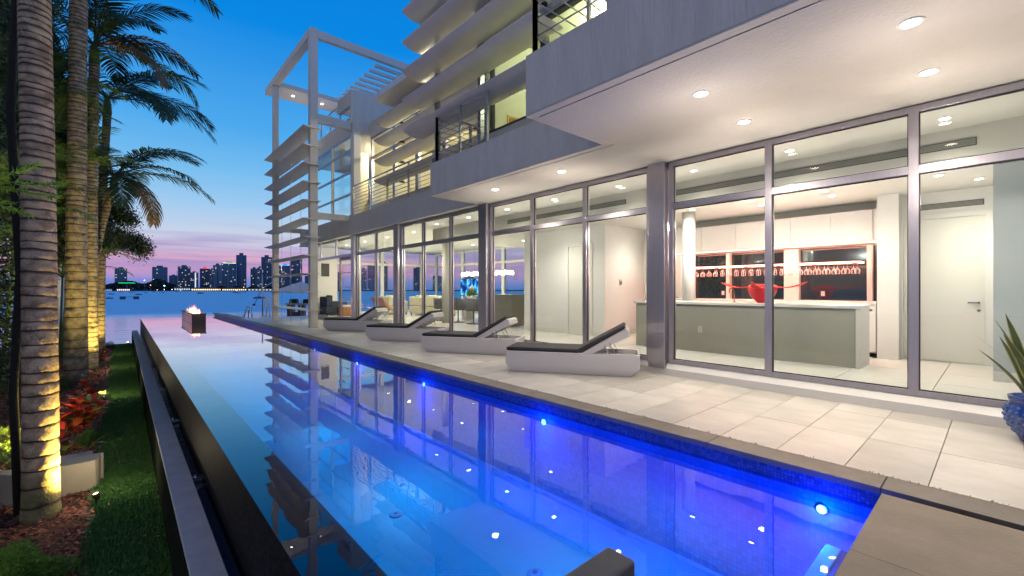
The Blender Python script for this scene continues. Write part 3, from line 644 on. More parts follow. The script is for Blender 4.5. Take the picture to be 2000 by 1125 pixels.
# curved louvre blades: near stack and middle stack
def blade(x0, y0, y1, z, w=0.70, t=0.12, tilt=0.0):
    prof = [(0,0.0),(0.004,-0.012),(0.10*w,-0.40*t),(0.25*w,-0.74*t),(0.42*w,-0.95*t),(0.60*w,-1.0*t),(0.78*w,-0.84*t),(0.92*w,-0.52*t),(w,-0.02),(w,0.0),(0.5*w,0.012)]
    pr = [(x0+a, z+b+tilt*a) for a, b in prof]
    o = vp(MB().prism(pr, y0, y1, 'Y'), 'louvre_blade', M_BLADE)
    o.data.polygons.foreach_set('use_smooth', [len(p.vertices) == 4 for p in o.data.polygons]); o.data.set_sharp_from_angle(angle=math.radians(40))
    return o
for k, z in enumerate([5.15, 5.87, 6.55, 7.24, 7.98, 8.72, 9.45]):
    bl = blade(4.96, 5.02, 9.5, z)
    for y in (5.5, 7.3, 9.0): vp(B(5.50, y-0.04, z-0.06, 5.80 if y < 7.4 else 5.68, y+0.04, z-0.005), 'bracket', M_BLACK, bl)
    vp(B(4.97, 7.25, z+0.012, 5.54, 7.26, z+0.014), 'joint', M_ALUD, bl)
for y in (7.3, 9.0): vp(B(5.6, y-0.05, 4.08, 5.7, y+0.05, 9.5), 'louvre_post', M_RAIL)
vp(B(5.40, 9.30, 8.0, 5.75, 9.46, 9.4), 'louvre_fin', M_PLASTER)
for k, z in enumerate([5.0, 5.66, 6.34, 6.98]):
    bl = blade(6.28, 7.6, 14.0, z, w=0.66)
    for y in (9.3, 11.0, 13.4): vp(B(6.84, y-0.04, z-0.06, 7.10, y+0.04, z-0.005), 'bracket', M_BLACK, bl)
# open steel frame tower with its screen of blades
def beam(x0,y0,z0,x1,y1,z1,name='beam'): return vp(B(x0,y0,z0,x1,y1,z1), name, M_FRAME, bevel=0.008)
beam(4.94, 16.18, 0.001, 5.20, 16.42, 10.62, 'frame_post'); beam(4.94, 21.2, 0.001, 5.16, 21.42, 10.30, 'frame_post')
beam(4.92, 16.43, 10.32, 5.18, 22.6, 10.6); beam(5.21, 16.2, 10.33, 9.3, 16.4, 10.6)
beam(5.19, 21.15, 10.30, 9.3, 22.5, 10.5); beam(8.9, 16.41, 10.31, 9.2, 21.14, 10.59)
beam(5.205, 16.2, 7.32, 6.44, 16.40, 7.62); beam(5.205, 16.2, 3.88, 6.335, 16.40, 4.10)
beam(5.17, 21.2, 3.9, 6.335, 21.4, 4.1)
beam(8.9, 16.20, 8.86, 9.1, 16.4, 10.31, 'frame_post'); beam(8.9, 21.2, 7.96, 9.1, 21.4, 10.31, 'frame_post')
for k in range(9): vp(B(7.6, 16.75+k*0.5, 10.34, 8.899, 16.90+k*0.5, 10.44), 'roof_slat', M_WHITE)
for k in range(11):
    z = 0.62+0.645*k
    w = 0.62
    pr = [(4.68,z),(4.80,z-0.028),(5.0,z-0.045),(5.2,z-0.028),(5.30,z),(5.2,z+0.012),(4.9,z+0.014)]
    bl = vp(MB().prism(pr, 16.10, 21.75, 'Y'), 'screen_blade', M_FRAME)
    bl.data.polygons.foreach_set('use_smooth', [len(p.vertices) == 4 for p in bl.data.polygons]); bl.data.set_sharp_from_angle(angle=math.radians(40))
for k in range(3): vp(MB().tube([(4.99, 17.45+k*1.3, 0.0), (4.99, 17.45+k*1.3, 7.1)], 0.007, 6), 'screen_rod', M_STEEL)
bolts = MB()
for k in range(16):
    z = 0.4+k*0.42
    for dx in (0.05, 0.16): bolts.box(4.94+dx, 21.195, z, 4.965+dx, 21.1995, z+0.025)
tag(vp(bolts, 'bolt_heads', M_ALUD), kind='stuff')

# ================================================================== LAMPS
ring_me = MB().lathe([(0.085,-0.006),(0.085,0.0),(0.062,0.0),(0.062,-0.006),(0.085,-0.006)], 24).mesh('trim_ring', M_WHITE)
lens_me = MB().lathe([(0.0,-0.005),(0.062,-0.005)], 20).mesh('lens', M_LENS)
def downlight(x, y, z, label, group, power, col=(1.0,0.86,0.70), size=2.6, sc=1.0, rad=0.05, blend=0.8, glow=8, gd=0.9):
    t = thing('recessed_downlight', label, 'downlight', (x,y,z), 0, group); t.scale = (sc,sc,1)
    inst(ring_me, 'trim_ring', t); inst(lens_me, 'lens', t)
    o = lamp('beam', 'SPOT', (0,0,-0.02), power, col, t, spot_size=size, spot_blend=blend, shadow_soft_size=rad); o.location = (0,0,-0.02)
    g = lamp('glow', 'POINT', (0,0,-gd), glow, col, t, shadow_soft_size=0.05)  # added fill point floating below the fitting to brighten ceiling and walls
    return t
WARM = (1.0, 0.87, 0.73)
soff = [(4.44,-2.75),(5.57,-2.75),(4.44,-1.15),(5.57,-1.15),(4.44,0.45),(5.57,0.44),(4.44,2.05),(5.57,2.05),(5.60,4.99),(5.60,6.77)]
slab = ['soffit downlight nearer the pool, out past the blue pot', 'soffit downlight nearer the glass, out past the blue pot','','',
        'uppermost soffit downlight over the bar windows','soffit downlight above the widest window pane, nearer the glass',
        'soffit downlight nearer the pool over the far end of the bar','soffit downlight nearer the glass over the far end of the bar',
        'soffit downlight over the passage windows in the narrow soffit','soffit downlight closest to the bay on the narrow soffit']
for i, (x, y) in enumerate(soff):
    downlight(x, y, 3.362, slab[i] or ('soffit downlight behind the viewer nearer the ' + ('pool' if x < 5 else 'glass')), 'downlights in the pale soffit over the deck', 70, WARM, glow=14, gd=0.7)
bays_n = [-2.7,-1.15,0.42,1.97,3.35,4.8,6.45,8.0,9.6,11.2]
for i, y in enumerate(bays_n):
    downlight(7.0, y, 3.30, f'ceiling light behind the glass front, {ORD[i]} in the row counted from the blue pot', 'ceiling lights just inside the glass front', 84, (1.0,0.92,0.82), sc=0.8, glow=17)
for i, (x, y) in enumerate([(8.5,0.57),(8.5,1.9),(8.5,3.0),(8.5,4.1),(9.0,1.9),(9.0,3.0),(8.9,4.9),(9.6,5.7),(9.2,0.2),(8.0,7.5),(9.8,10.4),(11.5,10.4)]):
    downlight(x, y, 2.942, f'light in the lower indoor ceiling, {ORD[i]} from the white doors', 'lights in the lower indoor ceiling', 44, (1.0,0.91,0.80), sc=0.75, glow=16)
k = 0
for y in (13.3, 15.3, 17.3, 19.3):
    for x in (7.4, 9.4, 11.4):
        downlight(x, y, 3.30, f'living room ceiling light, {ORD[k]} from the dining end', 'living room ceiling lights', 105, (1.0,0.92,0.68), sc=0.8, glow=28); k += 1
for i, (x, y, z) in enumerate([(5.9,21.8,10.30),(7.2,21.8,10.30)]):
    downlight(x, y, z, f'downlight under the rooftop frame, {"nearer its bay corner" if i == 0 else "nearer the villa"}', 'downlights of the rooftop frame', 220, WARM)
# light in the upper rooms and the stair hall (ceiling lamps)
UP = (1.0, 0.88, 0.58)
def ceiling_globe(x, y, z, p, label, col=UP):
    t = thing('ceiling_globe', label, 'ceiling lamp', (x,y,z), 0, 'globe lamps in the upper rooms')
    MB().lathe([(0.0,0),(0.10,0),(0.10,-0.02),(0.0,-0.02)], 16).obj('mount', M_STEEL, t)
    MB().lathe([(0.0,-0.021),(0.09,-0.03),(0.11,-0.06),(0.08,-0.10),(0.0,-0.12)], 16).obj('shade', emis('shade_glow', col, 5), t, smooth=True)
    lamp('glow', 'POINT', (0,0,-0.25), p, col, t, shadow_soft_size=0.1)
ceiling_globe(7.4, 0.5, 6.9, 150, 'globe lamp in the first-floor room behind the near balcony'); ceiling_globe(7.4, 5.2, 6.9, 150, 'globe lamp in the first-floor room with the framed picture', (0.88,1.0,0.66))
ceiling_globe(7.4, 0.5, 9.9, 150, 'globe lamp in the top room behind the near balcony'); ceiling_globe(7.4, 5.2, 9.9, 190, 'globe lamp in the top room behind the near louvres')
ceiling_globe(8.8, 9.6, 7.15, 190, 'globe lamp in the room behind the lower louvres'); ceiling_globe(8.6, 13.6, 7.15, 210, 'globe lamp in the room behind the long balcony rail', (1.0,0.86,0.6))
ceiling_globe(8.6, 17.4, 7.2, 260, 'globe lamp in the glazed stair hall', (1.0,0.88,0.6))
ceiling_globe(4.6, 2.4, 7.3, 70, 'globe lamp over the slatted balcony shade')
# red glow at the bar
lamp('bar_strip_light', 'AREA', (XB-0.30, 2.95, 2.07), 45, (1.0,0.22,0.14), cab, shape='RECTANGLE', size=0.05, size_y=3.9); bpy.data.objects['bar_strip_light'].location = (0.06, 2.0, -0.03)

#@@THINGS
# ------------------------------------------------------------------ loungers
M_RESIN = mat('white_resin', (0.66,0.63,0.64), 0.42, var=0.05, vscale=2)
M_CUSH = mat('charcoal_fabric', (0.040,0.037,0.043), 0.85, var=0.2, vscale=30, bump=0.35, bscale=300)
def make_lounger(label, loc, rz):
    t = thing('sun_lounger', label, 'sun lounger', loc, rz, 'white sun loungers in a row on the deck')
    Wd, Ln, H = 0.72, 2.12, 0.345
    # hull: x along the lounger, y its width; chamfered underneath, tray open on top
    out = MB()
    c = 0.13
    top = [(0,0),(Ln,0),(Ln,Wd),(0,Wd)]; 
    vs = [(0,0,H),(Ln,0,H),(Ln,Wd,H),(0,Wd,H), (0,0,0.13),(Ln,0,0.13),(Ln,Wd,0.13),(0,Wd,0.13), (c,0.06,0.0),(Ln-c,0.06,0.0),(Ln-c,Wd-0.06,0.0),(c,Wd-0.06,0.0)]
    r = 0.035
    vs += [(r,r,H),(Ln-r,r,H),(Ln-r,Wd-r,H),(r,Wd-r,H), (r,r,H-0.08),(Ln-r,r,H-0.08),(Ln-r,Wd-r,H-0.08),(r,Wd-r,H-0.08)]
    fs = [(4,5,1,0),(5,6,2,1),(6,7,3,2),(7,4,0,3),(8,9,5,4),(9,10,6,5),(10,11,7,6),(11,8,4,7),(11,10,9,8),
          (0,1,13,12),(1,2,14,13),(2,3,15,14),(3,0,12,15),(12,13,17,16),(13,14,18,17),(14,15,19,18),(15,12,16,19),(16,17,18,19)]
    out.add(vs, fs); out.obj('hull', M_RESIN, t, bevel=0.012, seg=3)
    B(0.05, 0.05, H-0.075, 1.23, Wd-0.05, H-0.004).obj('deck_panel', M_RESIN, t)
    # backrest: thick white wedge panel hinged at x=1.17
    a = math.radians(31); L1 = 0.80; th = 0.14; hx = 1.22; hz = H-0.01
    ca, sa = math.cos(a), math.sin(a)
    prof = [(hx,hz),(hx+L1*ca,hz+L1*sa),(hx+L1*ca+0.05,hz+L1*sa-0.03),(hx+L1*ca+th*sa+0.0,hz+L1*sa-th*ca),(hx+0.13,hz-0.03)]
    br = MB().prism(prof, 0.05, Wd-0.05, 'Y').obj('backrest', M_RESIN, t, bevel=0.010)
    for y in (0.055, Wd-0.055):
        for q in (0.0, 0.085): MB().tube([(hx+0.36+q, y, hz+0.14+q*0.5), (hx+0.48+q, y, hz-0.045)], 0.008, 8).obj('strut', M_STEEL, br, smooth=True)
    # cushion: flat pad and back pad
    f = MB().box(0.01, 0.015, H-0.001, 1.20, Wd-0.015, H+0.062).obj('seat_cushion', M_CUSH, t, bevel=0.026, seg=4)
    p2 = [(hx-0.015,hz+0.004),(hx+(L1+0.01)*ca,hz+(L1+0.01)*sa+0.004),(hx+(L1+0.01)*ca-0.06*sa,hz+(L1+0.01)*sa+0.06*ca),(hx-0.05,hz+0.066)]
    MB().prism(p2, 0.02, Wd-0.02, 'Y').obj('back_cushion', M_CUSH, t, bevel=0.022, seg=4)
    pp = MB()
    for (x0, x1) in ((0.012, 1.19),):
        pp.tube([(0.03,0.012,H+0.032),(1.18,0.012,H+0.032)], 0.004, 6)
    pp.obj('piping', M_BLACK, f, smooth=True)
    return t
ANG = math.atan2(-0.844, 0.537)
LP = [((4.69,5.41), 'sun lounger nearest the bar windows, largest in view'), ((4.79,8.29), 'sun lounger in front of the passage windows, between the nearest one and the dining side'),
      ((4.81,11.22), 'sun lounger in front of the dining room, third counted from the bar'), ((4.91,14.78), 'sun lounger farthest along the deck, beside the steel frame posts')]
for (x, y), lb in LP: make_lounger(lb, (x, y, 0.001), ANG+rnd.uniform(-0.012,0.012))

# ------------------------------------------------------------------ blue pot with snake plant
M_POT = mat('cobalt_glaze', (0.012,0.045,0.26), 0.12, var=0.3, vscale=6, coat=0.6)
pot = thing('blue_pot', 'round cobalt blue glazed pot with rows of knobs, standing by the glass', 'pot', (6.01,-0.25,0.0)); pot.scale = (0.88,0.88,0.88)
MB().lathe([(0.15,0),(0.16,0.03),(0.245,0.17),(0.265,0.27),(0.24,0.36),(0.215,0.395),(0.23,0.41),(0.235,0.45),(0.215,0.455),(0.205,0.40),(0.20,0.39)], 40).obj('body', M_POT, pot, smooth=True)
kn = MB().lathe([(0.0,0.014),(0.012,0.011),(0.019,0.0)], 8).mesh('knob', mat('pale_blue_glaze', (0.06,0.14,0.42), 0.15, coat=0.5), True)
for r_, z_ in ((0.20,0.10),(0.232,0.15),(0.252,0.20),(0.263,0.25),(0.260,0.30),(0.243,0.345)):
    for k in range(26):
        a = 2*PI*(k+0.5*(int(z_*20) % 2))/26
        if math.sin(a) > 0.6 and math.cos(a) > 0.3: continue
        inst(kn, 'knob', pot, (r_*math.cos(a)*0.985, r_*math.sin(a)*0.985, z_), (0, PI/2, 0)).rotation_euler = (0, PI/2, a)
MB().lathe([(0.207,0.40),(0.0,0.405)], 24).obj('white_pebbles', mat('pebble', (0.7,0.66,0.62), 0.8, var=0.4, vscale=60, bump=1, bscale=70), pot)
M_SNAKE = mat('snake_leaf', (0.018,0.060,0.020), 0.4, var=0.6, vscale=16, stretch=(1,1,3), col2=(0.045,0.10,0.04))
M_SNAKEY = mat('snake_leaf_edge', (0.42,0.36,0.05), 0.45)
sp_ = thing('snake_plant', 'upright yellow-edged snake plant growing in the cobalt pot', 'plant', (6.01,-0.25,0.35))
for k in range(22):
    a = rnd.uniform(0, 2*PI); ln_ = rnd.uniform(0.45, 0.78); tilt = rnd.uniform(0.08, 0.50); r0 = rnd.uniform(0, 0.09); w = rnd.uniform(0.034, 0.050)
    if k < 8: a = 2.41+(k-3.5)*0.22; tilt = (0.55,0.30,0.62,0.22,0.45,0.68,0.36,0.5)[k]; ln_ = (0.62,0.75,0.52,0.80,0.66,0.50,0.72,0.6)[k]
    def strip(w0, w1, off):
        m = MB(); n = 7
        for i in range(n+1):
            t = i/n; ww = w*(0.75+0.7*t-1.45*t**4) if t < 1 else 0.001
            x = r0+ln_*math.sin(tilt)*t*(0.6+0.6*t); z = ln_*math.cos(tilt*0.8)*t
            for sgn in ((w0, w1)): m.v.append((x+off+abs(sgn)*0.006, sgn*ww, z))
        for i in range(n): m.f.append((2*i, 2*i+1, 2*i+3, 2*i+2))
        return m
    lf = strip(-0.72, 0.72, 0).obj('leaf', M_SNAKE, sp_, smooth=True); lf.rotation_euler = (0,0,a)
    e1 = strip(-1.0, -0.72, 0); e2 = strip(0.72, 1.0, 0); e1.add(e2.v, e2.f); e1.obj('leaf_edge', M_SNAKEY, lf, smooth=True)

# ------------------------------------------------------------------ guard rail at the platform edge
gr = thing('guard_rail', 'dark grey guard rail end at the bottom edge, over the pool', 'railing', (0.71,0.48,0))
B(-1.5, -0.032, 0.795, 0.0, 0.032, 0.850).obj('top_rail', M_DGREY, gr, bevel=0.009, seg=4)
B(-0.058, -0.026, -0.04, -0.006, 0.026, 0.794).obj('post', M_DGREY, gr, bevel=0.004)
B(-1.4, -0.02, 0.08, -0.06, 0.02, 0.12).obj('bottom_rail', M_DGREY, gr)

# ------------------------------------------------------------------ fire trough in the pool
M_TRGH = tile_mat('fire_trough_stone', (0.80,0.33,0.12), (0.90,0.40,0.16), (0.030,0.024,0.02), 0.30, rough=0.35, bump=0.4, axes='YZ')
ft_ = thing('fire_trough', 'long dark stone fire trough with flames standing in the far end of the pool', 'fire pit', (2.23,23.1,Z_WATER))
B(0, 0, -0.03, 0.50, 4.2, 0.40).obj('trough_body', M_TRGH, ft_); B(0.08, 0.08, -0.96, 0.42, 4.12, -0.0301).obj('pedestal', M_POOL, ft_)
MB().box(-0.02,-0.02,0.401,0.52,0.04,0.435).box(-0.02,4.16,0.401,0.52,4.22,0.435).box(-0.02,0.04,0.401,0.04,4.16,0.435).box(0.46,0.04,0.401,0.52,4.16,0.435).obj('rim', M_BLACK, ft_)
B(0.041, 0.041, 0.402, 0.459, 4.159, 0.410).obj('glass_pebbles', mat('lava_glass', (0.05,0.045,0.04), 0.2, var=0.6, vscale=60, bump=1.0, bscale=60), ft_)
def flame_mat():
    m = bpy.data.materials.new('flame'); m.use_nodes = True; nt = m.node_tree; nt.nodes.clear(); L = nt.links.new
    o = N(nt,'ShaderNodeOutputMaterial'); e = N(nt,'ShaderNodeEmission'); t = N(nt,'ShaderNodeBsdfTransparent'); a = N(nt,'ShaderNodeAddShader')
    tc = N(nt,'ShaderNodeTexCoord'); sp = N(nt,'ShaderNodeSeparateXYZ'); L(tc.outputs['Object'], sp.inputs[0])
    r = N(nt,'ShaderNodeValToRGB'); mr = N(nt,'ShaderNodeMapRange'); mr.inputs[1].default_value = 0.0; mr.inputs[2].default_value = 0.30; L(sp.outputs[2], mr.inputs[0]); L(mr.outputs[0], r.inputs[0])
    r.color_ramp.elements[0].color = (1.0,0.62,0.22,1); r.color_ramp.elements[1].color = (1.0,0.16,0.02,1)
    st = N(nt,'ShaderNodeMapRange'); st.inputs[3].default_value = 0.6; st.inputs[4].default_value = 0.25; L(mr.outputs[0], st.inputs[0]); L(st.outputs[0], e.inputs[1])
    L(r.outputs[0], e.inputs[0]); L(e.outputs[0], a.inputs[0]); L(t.outputs[0], a.inputs[1]); L(a.outputs[0], o.inputs[0]); return m
M_FLAME = flame_mat()
fl = MB()
for k in range(64):
    y = 0.4+3.4*rnd.random(); x = 0.25+rnd.uniform(-0.10,0.10); h = rnd.uniform(0.10,0.34)*(1.3-0.7*abs(y-2.1)/1.9); r = rnd.uniform(0.025,0.05)
    fl.lathe([(r*0.5,0),(r,h*0.25),(r*0.7,h*0.55),(r*0.25,h*0.85),(0,h)], 7, (x,y,0))
fo = fl.obj('flames', M_FLAME, ft_, smooth=True); fo.location = (0,0,0.411); tag(fo, kind='stuff')
for y in (0.9, 2.1, 3.3): lamp('fire_and_fill_light', 'POINT', (0.25,y,0.62), 7, (1.0,0.38,0.10), ft_, shadow_soft_size=0.12)
for x_, y in ((0.25,-0.16),(-0.16,0.8),(-0.16,2.2)): lamp('fire_and_fill_light', 'POINT', (x_,y,0.52), 3.2, (1.0,0.42,0.14), ft_, shadow_soft_size=0.03)  # extra points outside the rim, added to brighten the trough's sides
for y in (0.5, 1.4, 2.3): pass

# ------------------------------------------------------------------ things in the bar
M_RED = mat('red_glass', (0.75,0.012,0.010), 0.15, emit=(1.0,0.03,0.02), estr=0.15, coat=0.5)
va = thing('red_vase', 'big red glass vase with wide spreading rim on the bar island', 'vase', (8.35, Yat(1489,8.35), 1.112))
MB().lathe([(0.07,0),(0.09,0.02),(0.16,0.10),(0.20,0.19),(0.19,0.25),(0.14,0.275),(0.12,0.265),(0.16,0.19),(0.06,0.03),(0,0.03)], 32).obj('bowl', M_RED, va, smooth=True).scale = (1.15,1.15,1.2)
for k in range(5):
    a = PI/2+(-0.25,0.15,PI-0.2,PI+0.2,PI/2)[k]; ln_ = (0.62,0.55,0.60,0.50,0.36)[k]; m = MB(); n = 8
    for i in range(n+1):
        t = i/n; ww = 0.085*math.sin(PI*min(1,0.22+0.78*t))+0.01; z = 0.31-0.055*math.sin(PI*t*0.9)+0.07*t*t
        x = 0.12+ln_*t
        for sgn in (-1,1): m.v += [(x, sgn*ww, z), (x, sgn*ww, z-0.012)]
    for i in range(n):
        b = 4*i; m.f += [(b,b+2,b+6,b+4),(b+1,b+5,b+7,b+3),(b,b+4,b+5,b+1),(b+2,b+3,b+7,b+6)]
    m.f += [(0,1,3,2),(4*n,4*n+2,4*n+3,4*n+1)]
    pe = m.obj('rim_petal', M_RED, va, smooth=True); pe.rotation_euler = (0,0,a)
fc = thing('tap', 'curved brass bar tap at the pool-side edge of the island, left of the red vase', 'tap', (8.45, Yat(1434,8.45), 1.112))
M_BRASS = mat('brass', (0.60,0.40,0.22), 0.25, metal=1.0)
MB().tube([(0,0,0),(0,0,0.20),(0,0.012,0.235),(0,0.04,0.255),(0,0.07,0.25),(0,0.088,0.22),(0,0.09,0.17)], 0.011, 10).obj('spout', M_BRASS, fc, smooth=True)
MB().lathe([(0.024,0),(0.024,0.02),(0.0,0.02)], 14).obj('base', M_BRASS, fc); MB().tube([(0.0,0,0.05),(0.05,0,0.06)], 0.006, 8).obj('lever', M_BRASS, fc)
XR = 9.35
rk = thing('glass_rack', 'long slim lit glass rack hanging above the back bar with red glow', 'rack', (XR, 1.55, 1.775))
RL = Yat(1340, XR)-1.55
B(-0.12, 0, 0.03, 0.12, RL, 0.042).obj('shelf', M_CLEAR, rk)
for x in (-0.125, 0.121): B(x-0.008, 0, 0.022, x+0.012, RL, 0.05).obj('lit_edge', emis('rack_edge_%s' % ('a' if x < 0 else 'b'), (1.0,0.36,0.26), 9.0), rk)
for k in range(5): MB().tube([(0.12, 0.15+k*(RL-0.3)/4, 0.036),(XB-XR+0.0, 0.15+k*(RL-0.3)/4, 0.036)], 0.006, 6).obj('bracket', M_STEEL, rk)
for k in range(6):
    B(-0.05, 0.1+k*(RL-0.2)/5-0.03, 0.0, 0.0, 0.1+k*(RL-0.2)/5+0.03, 0.028).obj('clip', mat('red_plastic_%s' % 'abcdef'[k], (0.6,0.04,0.03), 0.3), rk)
lamp('rack_light', 'AREA', (0.0, RL/2, 0.0), 14, (1.0,0.20,0.12), rk, shape='RECTANGLE', size=0.04, size_y=RL-0.2)
gl_wine = MB().lathe([(0.034,0.0),(0.033,-0.003),(0.005,-0.008),(0.004,-0.075),(0.012,-0.085),(0.036,-0.115),(0.040,-0.14),(0.034,-0.175),(0.032,-0.185)], 14)
gl_flute = MB().lathe([(0.030,0.0),(0.029,-0.003),(0.004,-0.008),(0.004,-0.05),(0.010,-0.06),(0.026,-0.11),(0.026,-0.15),(0.021,-0.185)], 14)
M_STEM = mat('stemware', (0.8,0.62,0.60), 0.08, spec=0.9)
M_GLS = bpy.data.materials.new('stemware_glass'); M_GLS.use_nodes = True
def _g():
    nt = M_GLS.node_tree; nt.nodes.clear(); L = nt.links.new
    o = N(nt,'ShaderNodeOutputMaterial'); t = N(nt,'ShaderNodeBsdfTransparent'); g = N(nt,'ShaderNodeBsdfPrincipled'); x = N(nt,'ShaderNodeMixShader'); f = N(nt,'ShaderNodeLayerWeight'); f.inputs[0].default_value = 0.55
    g.inputs['Base Color'].default_value = (0.95,0.72,0.70,1); g.inputs['Roughness'].default_value = 0.08
    L(f.outputs['Facing'], x.inputs[0]); L(t.outputs[0], x.inputs[1]); L(g.outputs[0], x.inputs[2]); L(x.outputs[0], o.inputs[0])
_g()
mw = gl_wine.mesh('wine_glass', M_GLS, True); mf = gl_flute.mesh('flute', M_GLS, True)
ng = 44
for k in range(ng):
    y = 1.55+0.06+(RL-0.12)*k/(ng-1)
    wine = k < 14 or (k > 34)
    o = inst(mw if wine else mf, 'wine_glass' if wine else 'champagne_flute', None, (XR+(0.05 if k % 2 else -0.05), y, 1.802))
    tag(o, ('round wine glass' if wine else 'slim champagne flute') + f' hanging upside down, {ordw(k)} on the lit rack from the white doors', 'wine glass' if wine else 'champagne flute', 'glasses hanging from the lit rack')

# ------------------------------------------------------------------ dining and living furniture
M_GREYF = mat('grey_chair_fabric', (0.15,0.16,0.19), 0.85, var=0.15, vscale=20, bump=0.2, bscale=200)
M_CREAM = mat('cream_upholstery', (0.60,0.55,0.42), 0.85, var=0.08, vscale=6, bump=0.2, bscale=150)
M_OLIVE = mat('olive_lacquer', (0.13,0.125,0.10), 0.4)
def tub_chair(x, y, rz, lb):
    t = thing('dining_chair', lb, 'chair', (x,y,ZF), rz, 'grey tub chairs round the dining table')
    MB().lathe([(0.26,0),(0.26,0.012),(0.05,0.035),(0.022,0.08),(0.022,0.42),(0.10,0.44)], 24).obj('pedestal', M_DGREY, t, smooth=True)
    MB().lathe([(0.0,0.44),(0.24,0.44),(0.26,0.48),(0.25,0.52),(0.0,0.53)], 24).obj('seat', M_GREYF, t, smooth=True)
    m = MB(); n = 20
    for i in range(n+1):
        a = -PI*0.72+PI*1.44*i/n; h = 0.86-0.14*(abs(a)/(PI*0.72))**3
        for r, z in ((0.255,0.44),(0.30,0.80 if h > 0.8 else h-0.05),(0.30,h),(0.265,h),(0.225,0.50)): m.v.append((-r*math.cos(a), r*math.sin(a), z))
    for i in range(n):
        for j in range(5): m.f.append((5*i+j, 5*i+(j+1) % 5, 5*i+5+(j+1) % 5, 5*i+5+j))
    m.f += [(0,4,3,2,1), (5*n,5*n+1,5*n+2,5*n+3,5*n+4)]
    m.obj('backrest', M_GREYF, t, smooth=True)
for y, lb in ((Yat(925,8.9),'nearest the dark console'), (Yat(895,8.9),'in the middle of the near side'), (Yat(862,8.9),'at the bay end of the near side')):
    tub_chair(8.9, y, 0.0, f'grey pedestal tub chair {lb} of the dining table')
for y, lb in ((11.7,'nearest the villa wall'),(12.8,'middle one'),(13.9,'at the bay end')): tub_chair(11.15, y, PI, f'grey tub chair on the far side of the dining table, {lb}')
dt = thing('dining_table', 'long dining table with dark top between grey tub chairs', 'table', (10.05,12.8,ZF))
B(-0.5,-1.6,0.71,0.5,1.6,0.75).obj('tabletop', M_OLIVE, dt, bevel=0.01)
for y in (-1.0, 1.0): B(-0.2,y-0.15,0,0.2,y+0.15,0.71).obj('leg', M_STEEL, dt)
M_LEAF = mat('leaf_green', (0.045,0.115,0.020), 0.55, var=0.6, vscale=3, rand=0.25)
def leaf_cloud(name, n, size, m, fn, seed, aspect=0.45):
    r = np.random.RandomState(seed); P = fn(r, n)
    d = r.normal(size=(n,3)); d /= np.linalg.norm(d, axis=1)[:,None]; e = np.cross(d, r.normal(size=(n,3))); e /= np.linalg.norm(e, axis=1)[:,None]
    s = size*(0.6+0.8*r.rand(n))[:,None]
    V = np.stack([P-d*s*0.5, P+e*s*aspect*0.5, P+d*s*0.5, P-e*s*aspect*0.5], axis=1).reshape(-1,3)
    return npmesh(name, V, 4, m)
ce = thing('centrepiece', 'round green plant with white blooms standing on the dining table', 'plant', (9.95, Yat(921,9.95), ZF+0.75))
MB().lathe([(0.10,0),(0.17,0.06),(0.20,0.13),(0.17,0.135),(0,0.10)], 20).obj('bowl', M_WHITE, ce, smooth=True)
def ball(c, rx, rz): 
    def f(r, n):
        d = r.normal(size=(n,3)); d /= np.linalg.norm(d, axis=1)[:,None]; q = (0.55+0.45*r.rand(n))[:,None]
        return d*q*np.array([rx,rx,rz])+np.array(c)
    return f
inst(leaf_cloud('foliage', 900, 0.06, mat('moss_green', (0.08,0.22,0.03), 0.6, rand=0.1, var=0.4, vscale=20), ball((0,0,0.26),0.20,0.20), 3), 'foliage', ce)
inst(leaf_cloud('blooms', 220, 0.06, M_WHITE, ball((0,0,0.44),0.08,0.07), 4, 0.9), 'blooms', ce)
inst(leaf_cloud('bloom_ring', 260, 0.05, M_WHITE, ball((0,0,0.15),0.27,0.05), 5, 0.9), 'blooms', ce)
ch = thing('chandelier', 'long linear chandelier of glowing glass drops over the dining table', 'chandelier', (10.05,11.2,1.98))
B(-0.05,0,0.02,0.05,3.0,0.05).obj('bar', M_STEEL, ch)
bu = MB().lathe([(0.0,0.02),(0.018,0.0),(0.035,-0.07),(0.028,-0.12),(0.0,-0.13)], 10).mesh('glass_drop', emis('chandelier_glow', (1.0,0.88,0.62), 9), True)
for k in range(20):
    for x in (-0.05, 0.05): inst(bu, 'glass_drop', ch, (x, 0.05+k*0.152, 0.0+0.02*((k*7) % 3)))
for y in (0.1, 0.8, 1.5, 2.2, 2.9): MB().tube([(0,y,0.05),(0,y,0.96)], 0.003, 5).obj('wire', M_STEEL, ch)
for y in (0.6,2.4): lamp('chandelier_light', 'POINT', (0,y,-0.2), 30, (1.0,0.85,0.6), ch, shadow_soft_size=0.15)
co = thing('console', 'dark olive console cabinet at the end of the dining room', 'cabinet', (8.9,9.95,ZF)); B(0,0,0.03,0.55,0.95,0.98).obj('carcass', M_OLIVE, co, bevel=0.004); B(-0.01,-0.01,0.981,0.56,0.96,1.01).obj('top', M_OLIVE, co); B(-0.012,0.02,0.06,-0.001,0.47,0.95).obj('cabinet_door', M_OLIVE, co); B(-0.012,0.48,0.06,-0.001,0.93,0.95).obj('cabinet_door', M_OLIVE, co)
